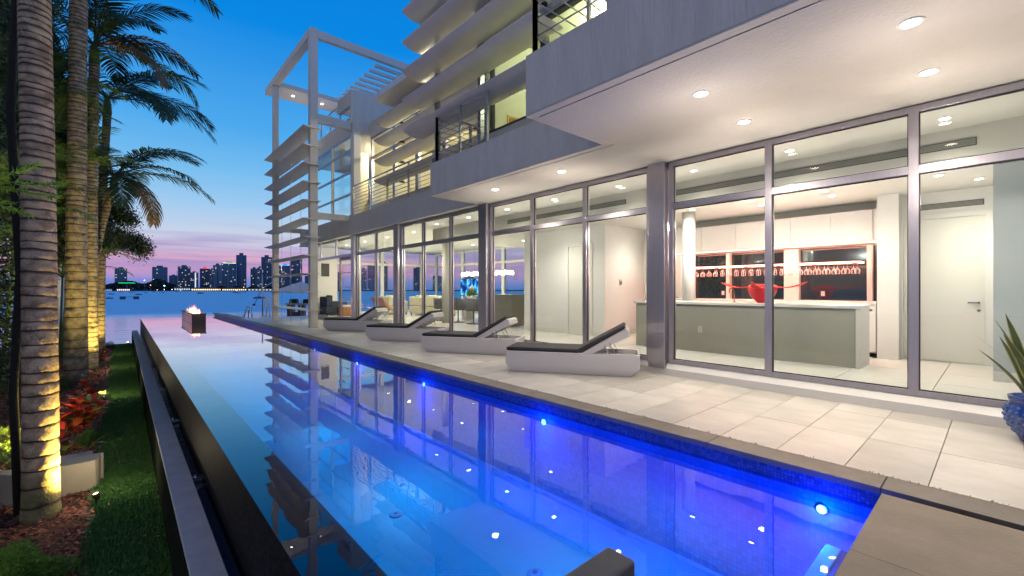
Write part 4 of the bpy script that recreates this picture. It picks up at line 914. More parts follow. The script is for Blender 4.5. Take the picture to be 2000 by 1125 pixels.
def sofa(x, y, rz, w, lb, m, cat='sofa', name='sofa', grp=None):
    t = thing(name, lb, cat, (x,y,ZF), rz, grp)
    B(0,0,0.06,0.95,w,0.40).obj('base', m, t, bevel=0.03, seg=3)
    B(0,0,0.401,0.20,w,0.84).obj('backrest', m, t, bevel=0.05, seg=3)
    for a in (0.0, w-0.2): B(0.205,a,0.401,0.95,a+0.2,0.62).obj('armrest', m, t, bevel=0.04, seg=3)
    n = max(1, int((w-0.4)/0.75)); q = (w-0.4)/n
    for i in range(n):
        B(0.22,0.205+i*q,0.402,0.96,0.2+(i+1)*q-0.005,0.54).obj('seat_cushion', m, t, bevel=0.03, seg=3)
        B(0.205,0.21+i*q,0.545,0.36,0.195+(i+1)*q-0.01,0.90).obj('back_cushion', m, t, bevel=0.05, seg=3)
    for a, b in ((0.06,0.06),(0.88,0.06),(0.06,w-0.1),(0.88,w-0.1)): B(a,b,0,a+0.04,b+0.04,0.06).obj('leg', M_DGREY, t)
    return t
sofa(10.0, 15.9, 0, 2.5, 'long cream sofa seen from behind in the living room', M_CREAM)
sofa(9.1, 18.6, 0, 1.0, 'cream armchair between the long sofa and the open door', M_CREAM, 'armchair', 'armchair')
sofa(6.75, 19.9, 0, 0.9, 'dark navy armchair just inside the open doorway', mat('navy_fabric', (0.02,0.03,0.055), 0.85), 'armchair', 'armchair')
ot = thing('wicker_ottoman', 'orange wicker ottoman with a white cushion by the open doorway', 'ottoman', (7.05,18.75,ZF))
M_WICK = tile_mat('wicker', (0.45,0.17,0.05), (0.60,0.25,0.08), (0.12,0.04,0.015), 0.05, rough=0.6, bump=0.8, axes='XZ')
MB().box(0,0,0.02,0.7,0.7,0.40).obj('wicker_body', M_WICK, ot, bevel=0.02)
for i in range(4): B(-0.008, i*0.225, 0.02, -0.0005, i*0.225+0.025, 0.40).obj('wicker_band', mat('cane_%d' % i, (0.25,0.09,0.03), 0.6), ot)
B(0.02,0.02,0.401,0.68,0.68,0.48).obj('cushion', M_WHITE, ot, bevel=0.03, seg=3)
oc = thing('leather_lounge_chair', 'low tan leather lounge chair behind the second lounger window', 'chair', (8.2,16.9,ZF), 0.4)
M_TAN = mat('tan_leather', (0.36,0.12,0.035), 0.45)
MB().prism([(0,0.36),(0.55,0.26),(0.60,0.32),(0.08,0.42),(-0.30,0.86),(-0.36,0.83)], 0, 0.62, 'Y').obj('seat_sling', M_TAN, oc, bevel=0.01)
for y in (-0.02, 0.60):
    MB().tube([(-0.25,y,0.0),(0.15,y,0.34),(0.55,y,0.0)], 0.014, 8).obj('leg', M_STEEL, oc, smooth=True)
def tv_mat():
    m = bpy.data.materials.new('screen_picture'); m.use_nodes = True; nt = m.node_tree; nt.nodes.clear(); L = nt.links.new
    o = N(nt,'ShaderNodeOutputMaterial'); e = N(nt,'ShaderNodeEmission'); tc = N(nt,'ShaderNodeTexCoord'); n = N(nt,'ShaderNodeTexNoise'); n.inputs['Scale'].default_value = 3.5; n.inputs['Detail'].default_value = 5
    r = N(nt,'ShaderNodeValToRGB'); L(tc.outputs['Object'], n.inputs[0]); L(n.outputs[0], r.inputs[0]); r.color_ramp.elements[0].position = 0.42; r.color_ramp.elements[0].color = lin(5,40,120); r.color_ramp.elements[1].position = 0.62; r.color_ramp.elements[1].color = lin(120,220,250)
    el = r.color_ramp.elements.new(0.52); el.color = lin(10,120,215)
    L(r.outputs[0], e.inputs[0]); e.inputs[1].default_value = 1.3; L(e.outputs[0], o.inputs[0]); return m
tv = thing('television', 'large television showing a bright blue picture on the far living room wall', 'television', (12.7,16.2,1.02))
B(0,0,0,0.06,1.9,0.86).obj('housing', M_BLACK, tv); MB().add([(-0.002,0.03,0.03),(-0.002,1.87,0.03),(-0.002,1.87,0.83),(-0.002,0.03,0.83)],[(0,3,2,1)]).obj('screen', tv_mat(), tv)
B(0.061,0.85,-0.84,0.10,1.05,0.5).obj('stand', M_BLACK, tv)
pc = thing('framed_picture', 'gold framed picture in the lit first-floor room', 'picture', (6.30,7.19,4.50)); pc.scale = (0.85,1,0.9)
M_GOLD = mat('gold_frame', (0.45,0.27,0.06), 0.35, metal=0.6)
MB().box(0,0,0,0.75,0.03,0.05).box(0,0,0.70,0.75,0.03,0.75).box(0,0,0.05,0.05,0.03,0.70).box(0.70,0,0.05,0.75,0.03,0.70).obj('frame', M_GOLD, pc)
B(0.05,0.01,0.05,0.70,0.025,0.70).obj('canvas', mat('canvas_paint', (0.45,0.22,0.05), 0.7, var=0.9, vscale=5, col2=(0.05,0.04,0.06)), pc)

# ------------------------------------------------------------------ things on the lower dock and the deck end
def D(px, py): return on(px, py, Z_DOCK)
M_CANV = mat('umbrella_canvas', (0.55,0.51,0.49), 0.8)
x, y = far(588, 33); um = thing('parasol', 'pale square parasol standing on the lower dock behind the louvre screen', 'parasol', (x,y,Z_DOCK))
MB().lathe([(0.3,0),(0.3,0.06),(0.04,0.08)], 20).obj('base', M_STEEL, um); MB().tube([(0,0,0.05),(0,0,2.82)], 0.028, 10).obj('pole', M_STEEL, um)
m = MB(); k = 8
m.v.append((0,0,2.78)); 
for i in range(k): a = 2*PI*i/k+0.2; m.v.append((1.9*math.cos(a), 1.9*math.sin(a), 2.12))
for i in range(k): a = 2*PI*i/k+0.2; m.v.append((1.9*math.cos(a), 1.9*math.sin(a), 2.04))
for i in range(k): m.f += [(0, 1+i, 1+(i+1) % k), (1+i, 1+k+i, 1+k+(i+1) % k, 1+(i+1) % k)]
m.obj('canopy', M_CANV, um)
for i in range(8): a = 2*PI*i/8+0.2; MB().tube([(0,0,2.70),(1.85*math.cos(a),1.85*math.sin(a),2.08)], 0.01, 5).obj('rib', M_STEEL, um)
x, y = far(584, 34); kt = thing('outdoor_kitchen', 'outdoor grill counter with stone top on the lower dock under the parasol', 'grill counter', (x,y,Z_DOCK), -AZ+0.15)
M_STN = mat('counter_stone', (0.50,0.43,0.33), 0.6, var=0.15, vscale=4)
B(-1.0,0,1.0,1.6,0.7,1.12).obj('worktop', M_STN, kt)
for a in (-0.9, -0.1, 1.1): B(a,0.05,0,a+0.42,0.65,0.999).obj('cabinet', M_DGREY, kt)
gl = MB().prism([(0.06,1.121),(0.64,1.121),(0.60,1.32),(0.45,1.44),(0.25,1.44),(0.10,1.32)], -0.75, -0.2, 'X'); gl.obj('grill_hood', M_BLACK, kt)
gl = MB().prism([(0.06,1.121),(0.64,1.121),(0.60,1.30),(0.45,1.42),(0.25,1.42),(0.10,1.30)], 0.25, 0.95, 'X'); gl.obj('grill_hood', M_BLACK, kt)
B(-0.6,-0.35,0,-0.05,0.0,0.45).obj('storage_bin', mat('rust_brown', (0.10,0.035,0.03), 0.6), kt)
x, y = far(512.5, 33); dv = thing('boat_davit', 'thin steel boat davit with slanting boom at the dock edge', 'davit', (x,y,Z_DOCK), -AZ)
dv.scale = (1,1,1)
MB().tube([(0,0,0),(0,0,3.3)], 0.045, 10).obj('mast', M_RAIL, dv, smooth=True)
MB().tube([(-0.62,0,1.05),(-0.05,0,1.7+0.5),(0.75,0,2.75)], 0.035, 8).obj('boom', M_RAIL, dv, smooth=True)
MB().tube([(-0.62,0,1.05),(0,0,0.92)], 0.015, 6).obj('brace', M_RAIL, dv); B(-0.72,-0.06,0.96,-0.56,0.06,1.10).obj('winch', M_BLACK, dv)
x, y = far(527, 31); hr = thing('dock_ladder_rail', 'pair of pale handrails beside the davit, leading to the lower dock', 'handrail', (x,y,Z_DOCK), -AZ)
for q in (-0.25, 0.0): MB().tube([(q-0.3,0,0.1),(q-0.05,0,1.75),(q,0,1.85),(q,0,0.0)], 0.035, 8).obj('rail', M_WHITE, hr, smooth=True)
x, y = far(482.5, 26); hl = thing('pool_ladder', 'small steel ladder hoop at the end of the deck', 'ladder', (x,y,-0.75), -AZ)
MB().tube([(-0.22,0,0.3),(-0.02,0,1.05),(0.05,0,1.1),(0.09,0,1.0),(0.09,0,0.2)], 0.03, 8).obj('hoop', M_STEEL, hl, smooth=True); MB().tube([(-0.10,0.25,0.3),(0.0,0.25,1.05),(0.14,0.25,1.0),(0.14,0.25,0.2)], 0.03, 8).obj('hoop', M_STEEL, hl, smooth=True)

# ================================================================== GARDEN
def trunk_mat(name, base, lich, alg_z):
    m = bpy.data.materials.new(name); m.use_nodes = True; nt = m.node_tree; b = nt.nodes['Principled BSDF']; L = nt.links.new
    at = N(nt,'ShaderNodeAttribute'); at.attribute_name = 'scar'; tc = N(nt,'ShaderNodeTexCoord')
    n = N(nt,'ShaderNodeTexNoise'); n.inputs['Scale'].default_value = 7; n.inputs['Detail'].default_value = 7; L(tc.outputs['Object'], n.inputs[0])
    m1 = N(nt,'ShaderNodeMixRGB'); m1.inputs[1].default_value = tuple(base)+(1,); m1.inputs[2].default_value = tuple(x*0.45 for x in base)+(1,)
    r1 = N(nt,'ShaderNodeMapRange'); r1.inputs[1].default_value = 0.40; r1.inputs[2].default_value = 0.62; L(n.outputs[0], r1.inputs[0]); L(r1.outputs[0], m1.inputs[0])
    n2 = N(nt,'ShaderNodeTexNoise'); n2.inputs['Scale'].default_value = 42; n2.inputs['Detail'].default_value = 4; L(tc.outputs['Object'], n2.inputs[0])
    n3 = N(nt,'ShaderNodeTexNoise'); n3.inputs['Scale'].default_value = 2.5; L(tc.outputs['Object'], n3.inputs[0])
    mu = N(nt,'ShaderNodeMath', operation='MULTIPLY'); r2 = N(nt,'ShaderNodeMapRange'); r2.inputs[1].default_value = 0.53; r2.inputs[2].default_value = 0.62; L(n2.outputs[0], r2.inputs[0])
    r3 = N(nt,'ShaderNodeMapRange'); r3.inputs[1].default_value = 0.40; r3.inputs[2].default_value = 0.62; r3.inputs[4].default_value = 0.85; L(n3.outputs[0], r3.inputs[0]); L(r2.outputs[0], mu.inputs[0]); L(r3.outputs[0], mu.inputs[1])
    m2 = N(nt,'ShaderNodeMixRGB'); m2.inputs[2].default_value = tuple(lich)+(1,); L(mu.outputs[0], m2.inputs[0]); L(m1.outputs[0], m2.inputs[1])
    sp = N(nt,'ShaderNodeSeparateXYZ'); L(tc.outputs['Object'], sp.inputs[0]); r4 = N(nt,'ShaderNodeMapRange'); r4.inputs[1].default_value = alg_z; r4.inputs[2].default_value = alg_z-0.25; r4.inputs[4].default_value = 0.7; L(sp.outputs[2], r4.inputs[0])
    m4 = N(nt,'ShaderNodeMixRGB'); m4.inputs[2].default_value = (0.12,0.13,0.04,1); L(r4.outputs[0], m4.inputs[0]); L(m2.outputs[0], m4.inputs[1])
    m3 = N(nt,'ShaderNodeMixRGB'); m3.inputs[2].default_value = (0.022,0.016,0.012,1); L(at.outputs['Fac'], m3.inputs[0]); L(m4.outputs[0], m3.inputs[1]); L(m3.outputs[0], b.inputs['Base Color'])
    b.inputs['Roughness'].default_value = 0.9
    bp = N(nt,'ShaderNodeBump'); bp.inputs['Strength'].default_value = 0.6; bp.inputs['Distance'].default_value = 0.02; L(n2.outputs[0], bp.inputs['Height']); L(bp.outputs[0], b.inputs['Normal']); return m
M_TRK = trunk_mat('palm_bark', (0.55,0.38,0.25), (0.50,0.46,0.40), 0.62)
M_TRK2 = trunk_mat('palm_bark_pale', (0.36,0.29,0.21), (0.42,0.40,0.34), 0.3)
M_SHAFT = mat('crownshaft_green', (0.09,0.17,0.05), 0.5, var=0.3, vscale=3)
def trunk(path, r0, r1, sp0, sp1, m, parent, seed, k=28):
    """path: function t->(x,y,z) offset; height implied"""
    r = random.Random(seed); H = path(1)[2]; zs = []; z = 0.0; sc_ = []
    while z < H:
        t = z/H; s = (sp0+(sp1-sp0)*min(1, t*1.6))*r.uniform(0.8,1.2)
        zs += [z, z+0.010, z+0.022, z+s*0.5, z+s-0.012]; sc_ += [0.9, 1.0, 0.15, 0.0, 0.1]; z += s
    vs, fs, sc2 = [], [], []
    for i, zz in enumerate(zs):
        t = min(1, zz/H); c = path(t); ph = i % 5; rr = r0+(r1-r0)*min(1,t*1.3)
        rr *= 1+0.10*math.exp(-zz/0.25)
        f = (0.988, 0.968, 1.012, 1.004, 0.996)[ph]
        tilt = r.uniform(-0.012,0.012) if ph == 0 else tilt
        az = r.uniform(0, 6.28) if ph == 0 else az
        for j in range(k):
            a = 2*PI*j/k; wob = 1+0.012*math.sin(3*a+seed)+0.008*math.sin(7*a+i//5)
            vs.append((c[0]+rr*f*wob*math.cos(a), c[1]+rr*f*wob*math.sin(a), zz+tilt*math.cos(a-az)*1.6+0.004*math.sin(5*a+i//5*2.1))); sc2.append(sc_[i])
    n = len(zs); fs = [(i*k+j, i*k+(j+1) % k, (i+1)*k+(j+1) % k, (i+1)*k+j) for i in range(n-1) for j in range(k)]
    me = bpy.data.meshes.new('trunk'); me.from_pydata(vs, [], fs); me.materials.append(m)
    at = me.attributes.new('scar', 'FLOAT', 'POINT'); at.data.foreach_set('value', sc2)
    me.polygons.foreach_set('use_smooth', [True]*len(me.polygons)); me.update()
    return inst(me, 'trunk', parent)
def frond_mesh(Ln, nl, ll, droop, seed, m, lift=0.0, lw=0.05, hang=0.55):
    r = random.Random(seed); M = MB(); n = 22; pts = []; p = Vector((0,0,0)); ang = lift
    for i in range(n+1):
        t = i/n; pts.append(p.copy()); ang = lift-droop*(t**1.4); p = p+Vector((math.cos(ang),0,math.sin(ang)))*(Ln/n)
    M.tube(pts, [0.024*(1-0.88*i/n)+0.002 for i in range(n+1)], 6)
    for i in range(nl):
        t = 0.13+0.87*(i+0.5)/nl; q = t*n; a = int(min(n-1, q)); P = pts[a].lerp(pts[a+1], q-a); T = (pts[a+1]-pts[a]).normalized(); U = Vector((-T.z,0,T.x))
        l = ll*(math.sin(PI*(0.20+0.76*t)))**0.6*r.uniform(0.86,1.1)
        for s in (-1,1):
            if r.random() < 0.03: continue
            fwd = 0.35+0.75*t+r.uniform(-0.1,0.1); up = 0.28-0.25*t+r.uniform(-0.14,0.14)
            d = (T*fwd+Vector((0,s,0))*1.0+U*up).normalized(); w = lw*(0.8+0.3*r.random())
            sd = T.cross(d).cross(d).normalized() if False else (T-d*T.dot(d)).normalized()
            p1 = P+d*l*0.45+Vector((0,0,-hang*0.10*l)); p2 = P+d*l*0.80+Vector((0,0,-hang*0.38*l)); p3 = P+d*l*1.0+Vector((0,0,-hang*0.75*l))
            M.add([P-sd*w*0.3,P+sd*w*0.3,p1+sd*w*0.5,p1-sd*w*0.5,p2+sd*w*0.32,p2-sd*w*0.32,p3], [(0,1,2,3),(3,2,4,5),(5,4,6)])
    return M.mesh('frond', m)
M_FR = mat('palm_leaf', (0.040,0.085,0.024), 0.5, var=0.45, vscale=1.3, rand=0.3)
M_FRD = mat('palm_leaf_dry', (0.22,0.13,0.04), 0.7, var=0.5, vscale=1.5, rand=0.2)
M_FRL = mat('areca_leaf', (0.07,0.15,0.022), 0.5, var=0.4, vscale=1.3, rand=0.35)
FR = [frond_mesh(2.9, 46, 0.62, 1.25+0.15*i, 10+i, M_FR, lift=0.25) for i in range(3)]
FRD = frond_mesh(2.6, 40, 0.50, 1.7, 31, M_FRD, lift=0.1, hang=0.9)
FRA = [frond_mesh(2.0, 34, 0.46, 1.1+0.2*i, 20+i, M_FRL, lift=0.35, lw=0.028) for i in range(3)]
def palm(label, base, path, r0, r1, sp0, sp1, m, seed, fronds, shaft=0.8, fscale=1.0, name='palm_tree'):
    t = thing(name, label, 'palm tree', (*base, Z_LAWN), 0, 'palm trees in the mulch bed beside the lawn')
    trunk(path, r0, r1, sp0, sp1, m, t, seed)
    c = Vector(path(1))
    if shaft: 
        cs = MB().lathe([(r1*1.02,0),(r1*1.12,0.1),(r1*0.9,shaft*0.6),(r1*0.45,shaft)], 18).obj('crownshaft', M_SHAFT, t, smooth=True); cs.location = c
    for (az, el, kind) in fronds:
        f = inst(FRD if kind == 'd' else FR[kind], 'frond', t, c+Vector((0,0,shaft*0.85)), (0, -math.radians(el), math.radians(az)), (fscale,)*3)
    return t
def straight(H, dx=0, dy=0): return lambda t: (dx*t*t, dy*t*t, H*t)
rr = random.Random(5)
def ring(n, e0, e1, off=0): return [(off+360*i/n+rr.uniform(-12,12), rr.uniform(e0,e1), rr.choice([0,1,2])) for i in range(n)]
palm('thick grey-brown palm trunk nearest the viewer, standing behind the beige box', (-0.745,7.85), straight(9.2, -0.12, 0.05), 0.165, 0.142, 0.20, 0.075, M_TRK, 1, ring(11,20,60), name='palm_tree')
palm('second palm trunk along the bed, ringed and yellow-lit at its foot behind the red leaves', (-1.03,18.4), straight(12.2, 0.1, -0.6), 0.27, 0.20, 0.34, 0.11, M_TRK2, 2, ring(12,0,60), fscale=1.3)
palm('third palm trunk along the bed, slimmer and brightly lit on one side', (-0.82,21.4), straight(10.6, 0.1, -0.4), 0.20, 0.14, 0.20, 0.12, M_TRK2, 3, ring(8,5,65)+[(20,20,0),(60,35,1),(-20,28,'d'),(-75,12,1),(-40,2,'d'),(0,-6,1)], fscale=1.2)
palm('narrow palm trunk closest to the sea wall', (-0.72,25.6), straight(10.2, 0.25, -0.4), 0.19, 0.14, 0.2, 0.13, M_TRK2, 4, [(-35,25,0),(10,15,1),(50,30,2),(100,20,1),(150,35,0),(200,20,2),(250,10,1),(300,12,0),(-60,0,2),(-10,-2,0)], fscale=1.45)
palm('leaning palm whose crown of drooping fronds stands out against the sky', (-1.0,24.0), lambda t: (0.75*t**2.4, -0.1*t, 6.9*t), 0.17, 0.12, 0.2, 0.13, M_TRK2, 5,
     [(-42,8,0),(-30,32,1),(-55,-12,'d'),(-48,30,2),(20,40,1),(120,30,0),(170,20,2),(75,15,1),(220,30,0),(-100,20,2),(-85,-10,1),(150,55,2),(0,5,0)], shaft=0.55, fscale=1.25)
# feathery clumps behind the trunks
def areca(label, x, y, n, h, seed, fs=1.0):
    t = thing('areca_palm', label, 'palm clump', (x,y,Z_LAWN), 0, 'feathery palm clumps behind the trunks'); r = random.Random(seed)
    for k in range(4):
        a = r.uniform(0,6.28); hh = h*r.uniform(0.6,1.0); dx, dy = 0.35*math.cos(a), 0.35*math.sin(a)
        MB().tube([(dx*0.3,dy*0.3,0),(dx,dy,hh*0.5),(dx*1.8,dy*1.8,hh)], [0.05,0.04,0.03], 8).obj('cane', M_SHAFT, t, smooth=True)
        for q in range(n//4):
            inst(FRA[r.randrange(3)], 'frond', t, (dx*1.8,dy*1.8,hh+r.uniform(-0.5,0.1)), (0,-r.uniform(0.1,1.2),r.uniform(0,6.28)), (fs,)*3)
areca('tall feathery palm clump right behind the nearest trunk', -2.7, 12.5, 24, 5.0, 1, 1.0)
areca('feathery palm clump left of the nearest trunk, half out of frame', -2.6, 9.2, 20, 3.9, 6, 0.9)
areca('green feathery palm clump between the first and second trunks', -2.5, 17.5, 24, 6.0, 2, 1.0)
areca('feathery palm clump behind the second and third trunks', -2.1, 21.5, 28, 6.4, 3, 1.1)
areca('dark feathery palm clump high behind the leaning palm', -1.9, 25.4, 24, 5.6, 4, 1.2)
areca('highest feathery palm clump, filling the gap above the boundary wall', -2.1, 23.2, 28, 8.6, 7, 1.2)
areca('tall feathery palm clump reaching the top edge between the two big trunks', -2.0, 18.6, 28, 9.4, 8, 1.1)
# hedge masses
def slab_fn(x0,x1,y0,y1,z0,z1):
    def f(r, n):
        P = np.stack([r.uniform(x0,x1,n), r.uniform(y0,y1,n), r.uniform(z0,z1,n)], 1)
        w = 0.35*np.sin(P[:,1]*1.7)+0.25*np.sin(P[:,2]*2.3+P[:,1]*0.8); P[:,0] += w*0.6; P[:,2] += 0.35*np.sin(P[:,1]*2.9); return P
    return f
M_HEDGE = mat('hedge_leaf', (0.020,0.046,0.014), 0.6, var=0.5, vscale=2.5)
hd = inst(leaf_cloud('hedge', 42000, 0.13, M_HEDGE, slab_fn(-3.6,-2.0,6.5,19.5,Z_LAWN,6.4), 8, 0.5), 'hedge'); tag(hd, 'tall dark leafy hedge closing the left side behind the palms', 'hedge', kind='stuff')
hd2 = inst(leaf_cloud('hedge', 26000, 0.14, M_HEDGE, slab_fn(-3.4,-1.9,19.0,30.0,3.6,8.5), 9, 0.5), 'hedge'); tag(hd2, 'high dark tree foliage above the white boundary wall', 'hedge', kind='stuff')
hd3 = inst(leaf_cloud('palm_foliage', 30000, 0.42, mat('frond_mass', (0.035,0.085,0.018), 0.55, var=0.6, vscale=1.2), slab_fn(-2.9,-1.7,13.5,25.5,4.2,10.5), 19, 0.10), 'palm_foliage'); hd4 = inst(leaf_cloud('hedge', 20000, 0.20, M_HEDGE, slab_fn(-2.2,-0.95,21.5,27.0,2.6,8.6), 29, 0.35), 'hedge'); tag(hd4, 'dark leafy mass right behind the slim trunks near the sea wall', 'hedge', kind='stuff')
tag(hd3, 'dense narrow-leaved foliage between and above the palm trunks', 'foliage', kind='stuff')
bw = thing('boundary_wall', 'white neighbouring wall glimpsed between the palm trunks', 'wall', (-2.05,20,Z_LAWN)); B(0,0.3,0,-0.2,9.6,6.2).obj('render', M_WHITE, bw); B(-0.25,0.25,6.201,0.05,9.65,6.3).obj('coping', M_CONC, bw)
sh_ = thing('dark_stem', 'slender black tree stem close behind the nearest palm trunk', 'tree', (-0.975,8.1,Z_LAWN))
MB().tube([(0.02,0,0),(-0.03,0.05,1.5),(0.03,0,3.0),(-0.05,0.02,5.0),(0.05,0,8.5)], [0.045,0.04,0.04,0.04,0.03], 10).obj('trunk', mat('black_bark', (0.02,0.018,0.017), 0.9, bump=0.6, bscale=30), sh_, smooth=True)
# broadleaf tree by the sea wall
M_BARK = mat('grey_bark', (0.12,0.10,0.08), 0.9, bump=0.6, bscale=20)
bt = thing('broadleaf_tree', 'small-leaved tree beside the sea wall, its branches hanging in front of the skyline', 'tree', (-1.25,27.4,Z_LAWN))
br_ = MB(); tips = []
def grow(p, d, l, r, dep, R):
    q = p+d*l; br_.tube([p, p.lerp(q,0.5)+Vector((R.uniform(-1,1),R.uniform(-1,1),R.uniform(-0.4,0.4)))*l*0.07, q], [r,r*0.85,r*0.7], 7)
    if dep == 0: tips.append(q); return
    if dep <= 2: tips.append(q)
    for _ in range(3 if dep > 1 else 4): 
        nd = (d+Vector((R.uniform(-1,1),R.uniform(-1,1),R.uniform(-0.7,0.6)))*0.85).normalized(); grow(q, nd, l*R.uniform(0.55,0.8), r*0.6, dep-1, R)
R_ = random.Random(12); grow(Vector((0,0,0)), Vector((0.10,-0.03,1)).normalized(), 2.3, 0.11, 4, R_); grow(Vector((0.10,0,4.0)), Vector((0.75,-0.5,0.6)).normalized(), 0.9, 0.05, 3, R_); grow(Vector((0.10,0,5.2)), Vector((0.6,-0.6,0.7)).normalized(), 0.8, 0.05, 3, R_)
br_.obj('trunk', M_BARK, bt, smooth=True)
tp = np.array([list(p) for p in tips])
def around(r, n): i = r.randint(0, len(tp), n); return tp[i]+r.normal(size=(n,3))*np.array([0.20,0.20,0.16])
inst(leaf_cloud('crown', 24000, 0.10, mat('broad_leaf', (0.045,0.085,0.020), 0.5, var=0.6, vscale=2.0), around, 13, 0.5), 'crown', bt)
# low planting: crotons (each leaf a piece), ferns
CR = [mat('croton_red', (0.68,0.07,0.03), 0.4, var=0.4, vscale=14, rand=0.4, col2=(0.40,0.03,0.03)), mat('croton_orange', (0.55,0.16,0.03), 0.4, var=0.5, vscale=12, rand=0.3), mat('croton_green', (0.16,0.30,0.03), 0.4, var=0.6, vscale=14, rand=0.3, col2=(0.45,0.42,0.04))]
def leaf_piece(m):
    M = MB(); n = 6
    for i in range(n+1):
        t = i/n; w = 0.30*math.sin(PI*t**0.8)**0.8+0.01; z = -0.35*t*t
        M.v += [(t, -w, z+0.06), (t, 0, z), (t, w, z+0.06)]
    for i in range(n): b = 3*i; M.f += [(b,b+1,b+4,b+3),(b+1,b+2,b+5,b+4)]
    return M.mesh('leaf', m, True)
LF = [leaf_piece(c) for c in CR]
def croton(label, x, y, h, w, n, ls, seed, mix=(0.6,0.25,0.15)):
    t = thing('croton', label, 'shrub', (x,y,Z_LAWN), 0, 'red-leaved crotons in the bed'); r = random.Random(seed)
    for k in range(6):
        a = r.uniform(0,6.28); rr_ = r.uniform(0.2,1)*w; hh = h*r.uniform(0.6,1)
        MB().tube([(0.04*math.cos(a),0.04*math.sin(a),0),(rr_*0.5*math.cos(a),rr_*0.5*math.sin(a),hh*0.6),(rr_*math.cos(a),rr_*math.sin(a),hh)], 0.009, 5).obj('stem', M_BARK, t)
        for q in range(n//6):
            u = r.uniform(0.25,1); px_, py_, pz = rr_*u*math.cos(a), rr_*u*math.sin(a), hh*u
            ki = r.choices([0,1,2], mix)[0]; s = ls*r.uniform(0.6,1.2)
            inst(LF[ki], 'leaf', t, (px_,py_,pz), (r.uniform(-0.5,0.5), -r.uniform(-0.3,1.1), r.uniform(0,6.28)), (s,s,s))
croton('big croton with glossy red and orange leaves beside the nearest trunk', -0.72, 11.2, 0.95, 0.52, 270, 0.20, 1)
croton('croton with green-yellow and coral leaves hanging over the beige box', -0.66, 9.45, 0.66, 0.38, 46, 0.17, 2, (0.35,0.2,0.45))
croton('small dark red croton at the foot of the second trunk', -0.75, 16.8, 0.55, 0.35, 60, 0.15, 3, (0.8,0.1,0.1))
croton('low red croton near the farther garden spotlight', -0.66, 22.8, 0.6, 0.35, 54, 0.17, 4, (0.8,0.15,0.05))
croton('small croton with coral leaves left of the nearest trunk', -1.42, 8.6, 0.5, 0.28, 30, 0.15, 5, (0.5,0.2,0.3))
def fern(label, x, y, r, n, seed, col, z=0.0):
    def f(q, k):
        d = q.normal(size=(k,3)); d /= np.linalg.norm(d,axis=1)[:,None]; d[:,2] = np.abs(d[:,2]); s = (0.35+0.65*q.rand(k)**0.6)[:,None]
        lob = 1+0.22*np.sin(d[:,0:1]*6+seed)+0.18*np.sin(d[:,1:2]*7+2*seed)
        return d*s*r*lob*np.array([1,1,0.8])+np.array([0,0,z])
    t = thing('fern_clump', label, 'fern', (x,y,Z_LAWN), 0, 'soft ferns in the mulch')
    inst(leaf_cloud('foliage', n, 0.055, mat('fern_green_%d' % seed, col, 0.6, var=0.6, vscale=6), f, seed, 0.12), 'foliage', t); return t
fern('bright green feathery fern in the bottom corner of the bed', -0.80, 6.15, 0.40, 16000, 1, (0.17,0.36,0.03))
fern('round dark green fern beside the big croton', -0.42, 11.0, 0.27, 9000, 2, (0.08,0.20,0.03))
fern('yellow-green shrub at the left edge behind the nearest trunk', -1.95, 10.6, 0.75, 14000, 3, (0.09,0.17,0.02))
fern('small green tuft between the second and third trunks', -0.5, 15.0, 0.28, 6000, 4, (0.05,0.11,0.02))
fern('dark green tuft close to the sea wall', -0.62, 27.5, 0.45, 6000, 5, (0.03,0.07,0.015))
fern('green tuft low beside the white boundary wall', -1.5, 17.5, 0.5, 9000, 6, (0.06,0.13,0.02))
# bright sprig reaching in from the left
sg = thing('podocarpus_shrub', 'lime-green needle-leaved sprig reaching across the nearest palm trunk', 'shrub', (-1.5,5.2,Z_LAWN))
stem = MB(); ax = [Vector((0,0,0)),Vector((0.05,0,2.0)),Vector((0.25,0.10,3.45)),Vector((0.62,0.06,3.66)),Vector((0.92,0.0,3.64)),Vector((1.14,-0.10,3.66))]
stem.tube(ax, [0.02,0.016,0.010,0.008,0.006,0.004], 6); segs = [(ax[i],ax[i+1]) for i in (2,3,4)]
for a, b in ((0.3,(0.85,0.05,3.48)),(0.55,(1.0,0.0,3.82)),(0.2,(0.80,0.0,3.78)),(0.8,(1.1,-0.05,3.55)),(0.5,(0.95,0.1,3.40))):
    p = ax[2].lerp(ax[4], a); q = Vector(b); stem.tube([p,q], [0.005,0.003], 5); segs.append((p,q))
stem.obj('stem', M_BARK, sg, smooth=True)
nd = []; rr2 = random.Random(3)
for a, b in segs:
    n = int((b-a).length*330); T = (b-a).normalized()
    for i in range(n):
        p = a.lerp(b, rr2.random()); d = (Vector((rr2.uniform(-1,1),rr2.uniform(-1,1),rr2.uniform(-1,1))).normalized()+T*0.9).normalized(); l = rr2.uniform(0.035,0.065); s = d.cross(Vector((0.3,0.5,0.8))).normalized()*0.006
        nd += [p-s*0.5, p+s, p+d*l, p-s]
inst(npmesh('needles', np.array([list(v) for v in nd]), 4, mat('lime_needle', (0.30,0.60,0.05), 0.5, var=0.4, vscale=9)), 'needles', sg)

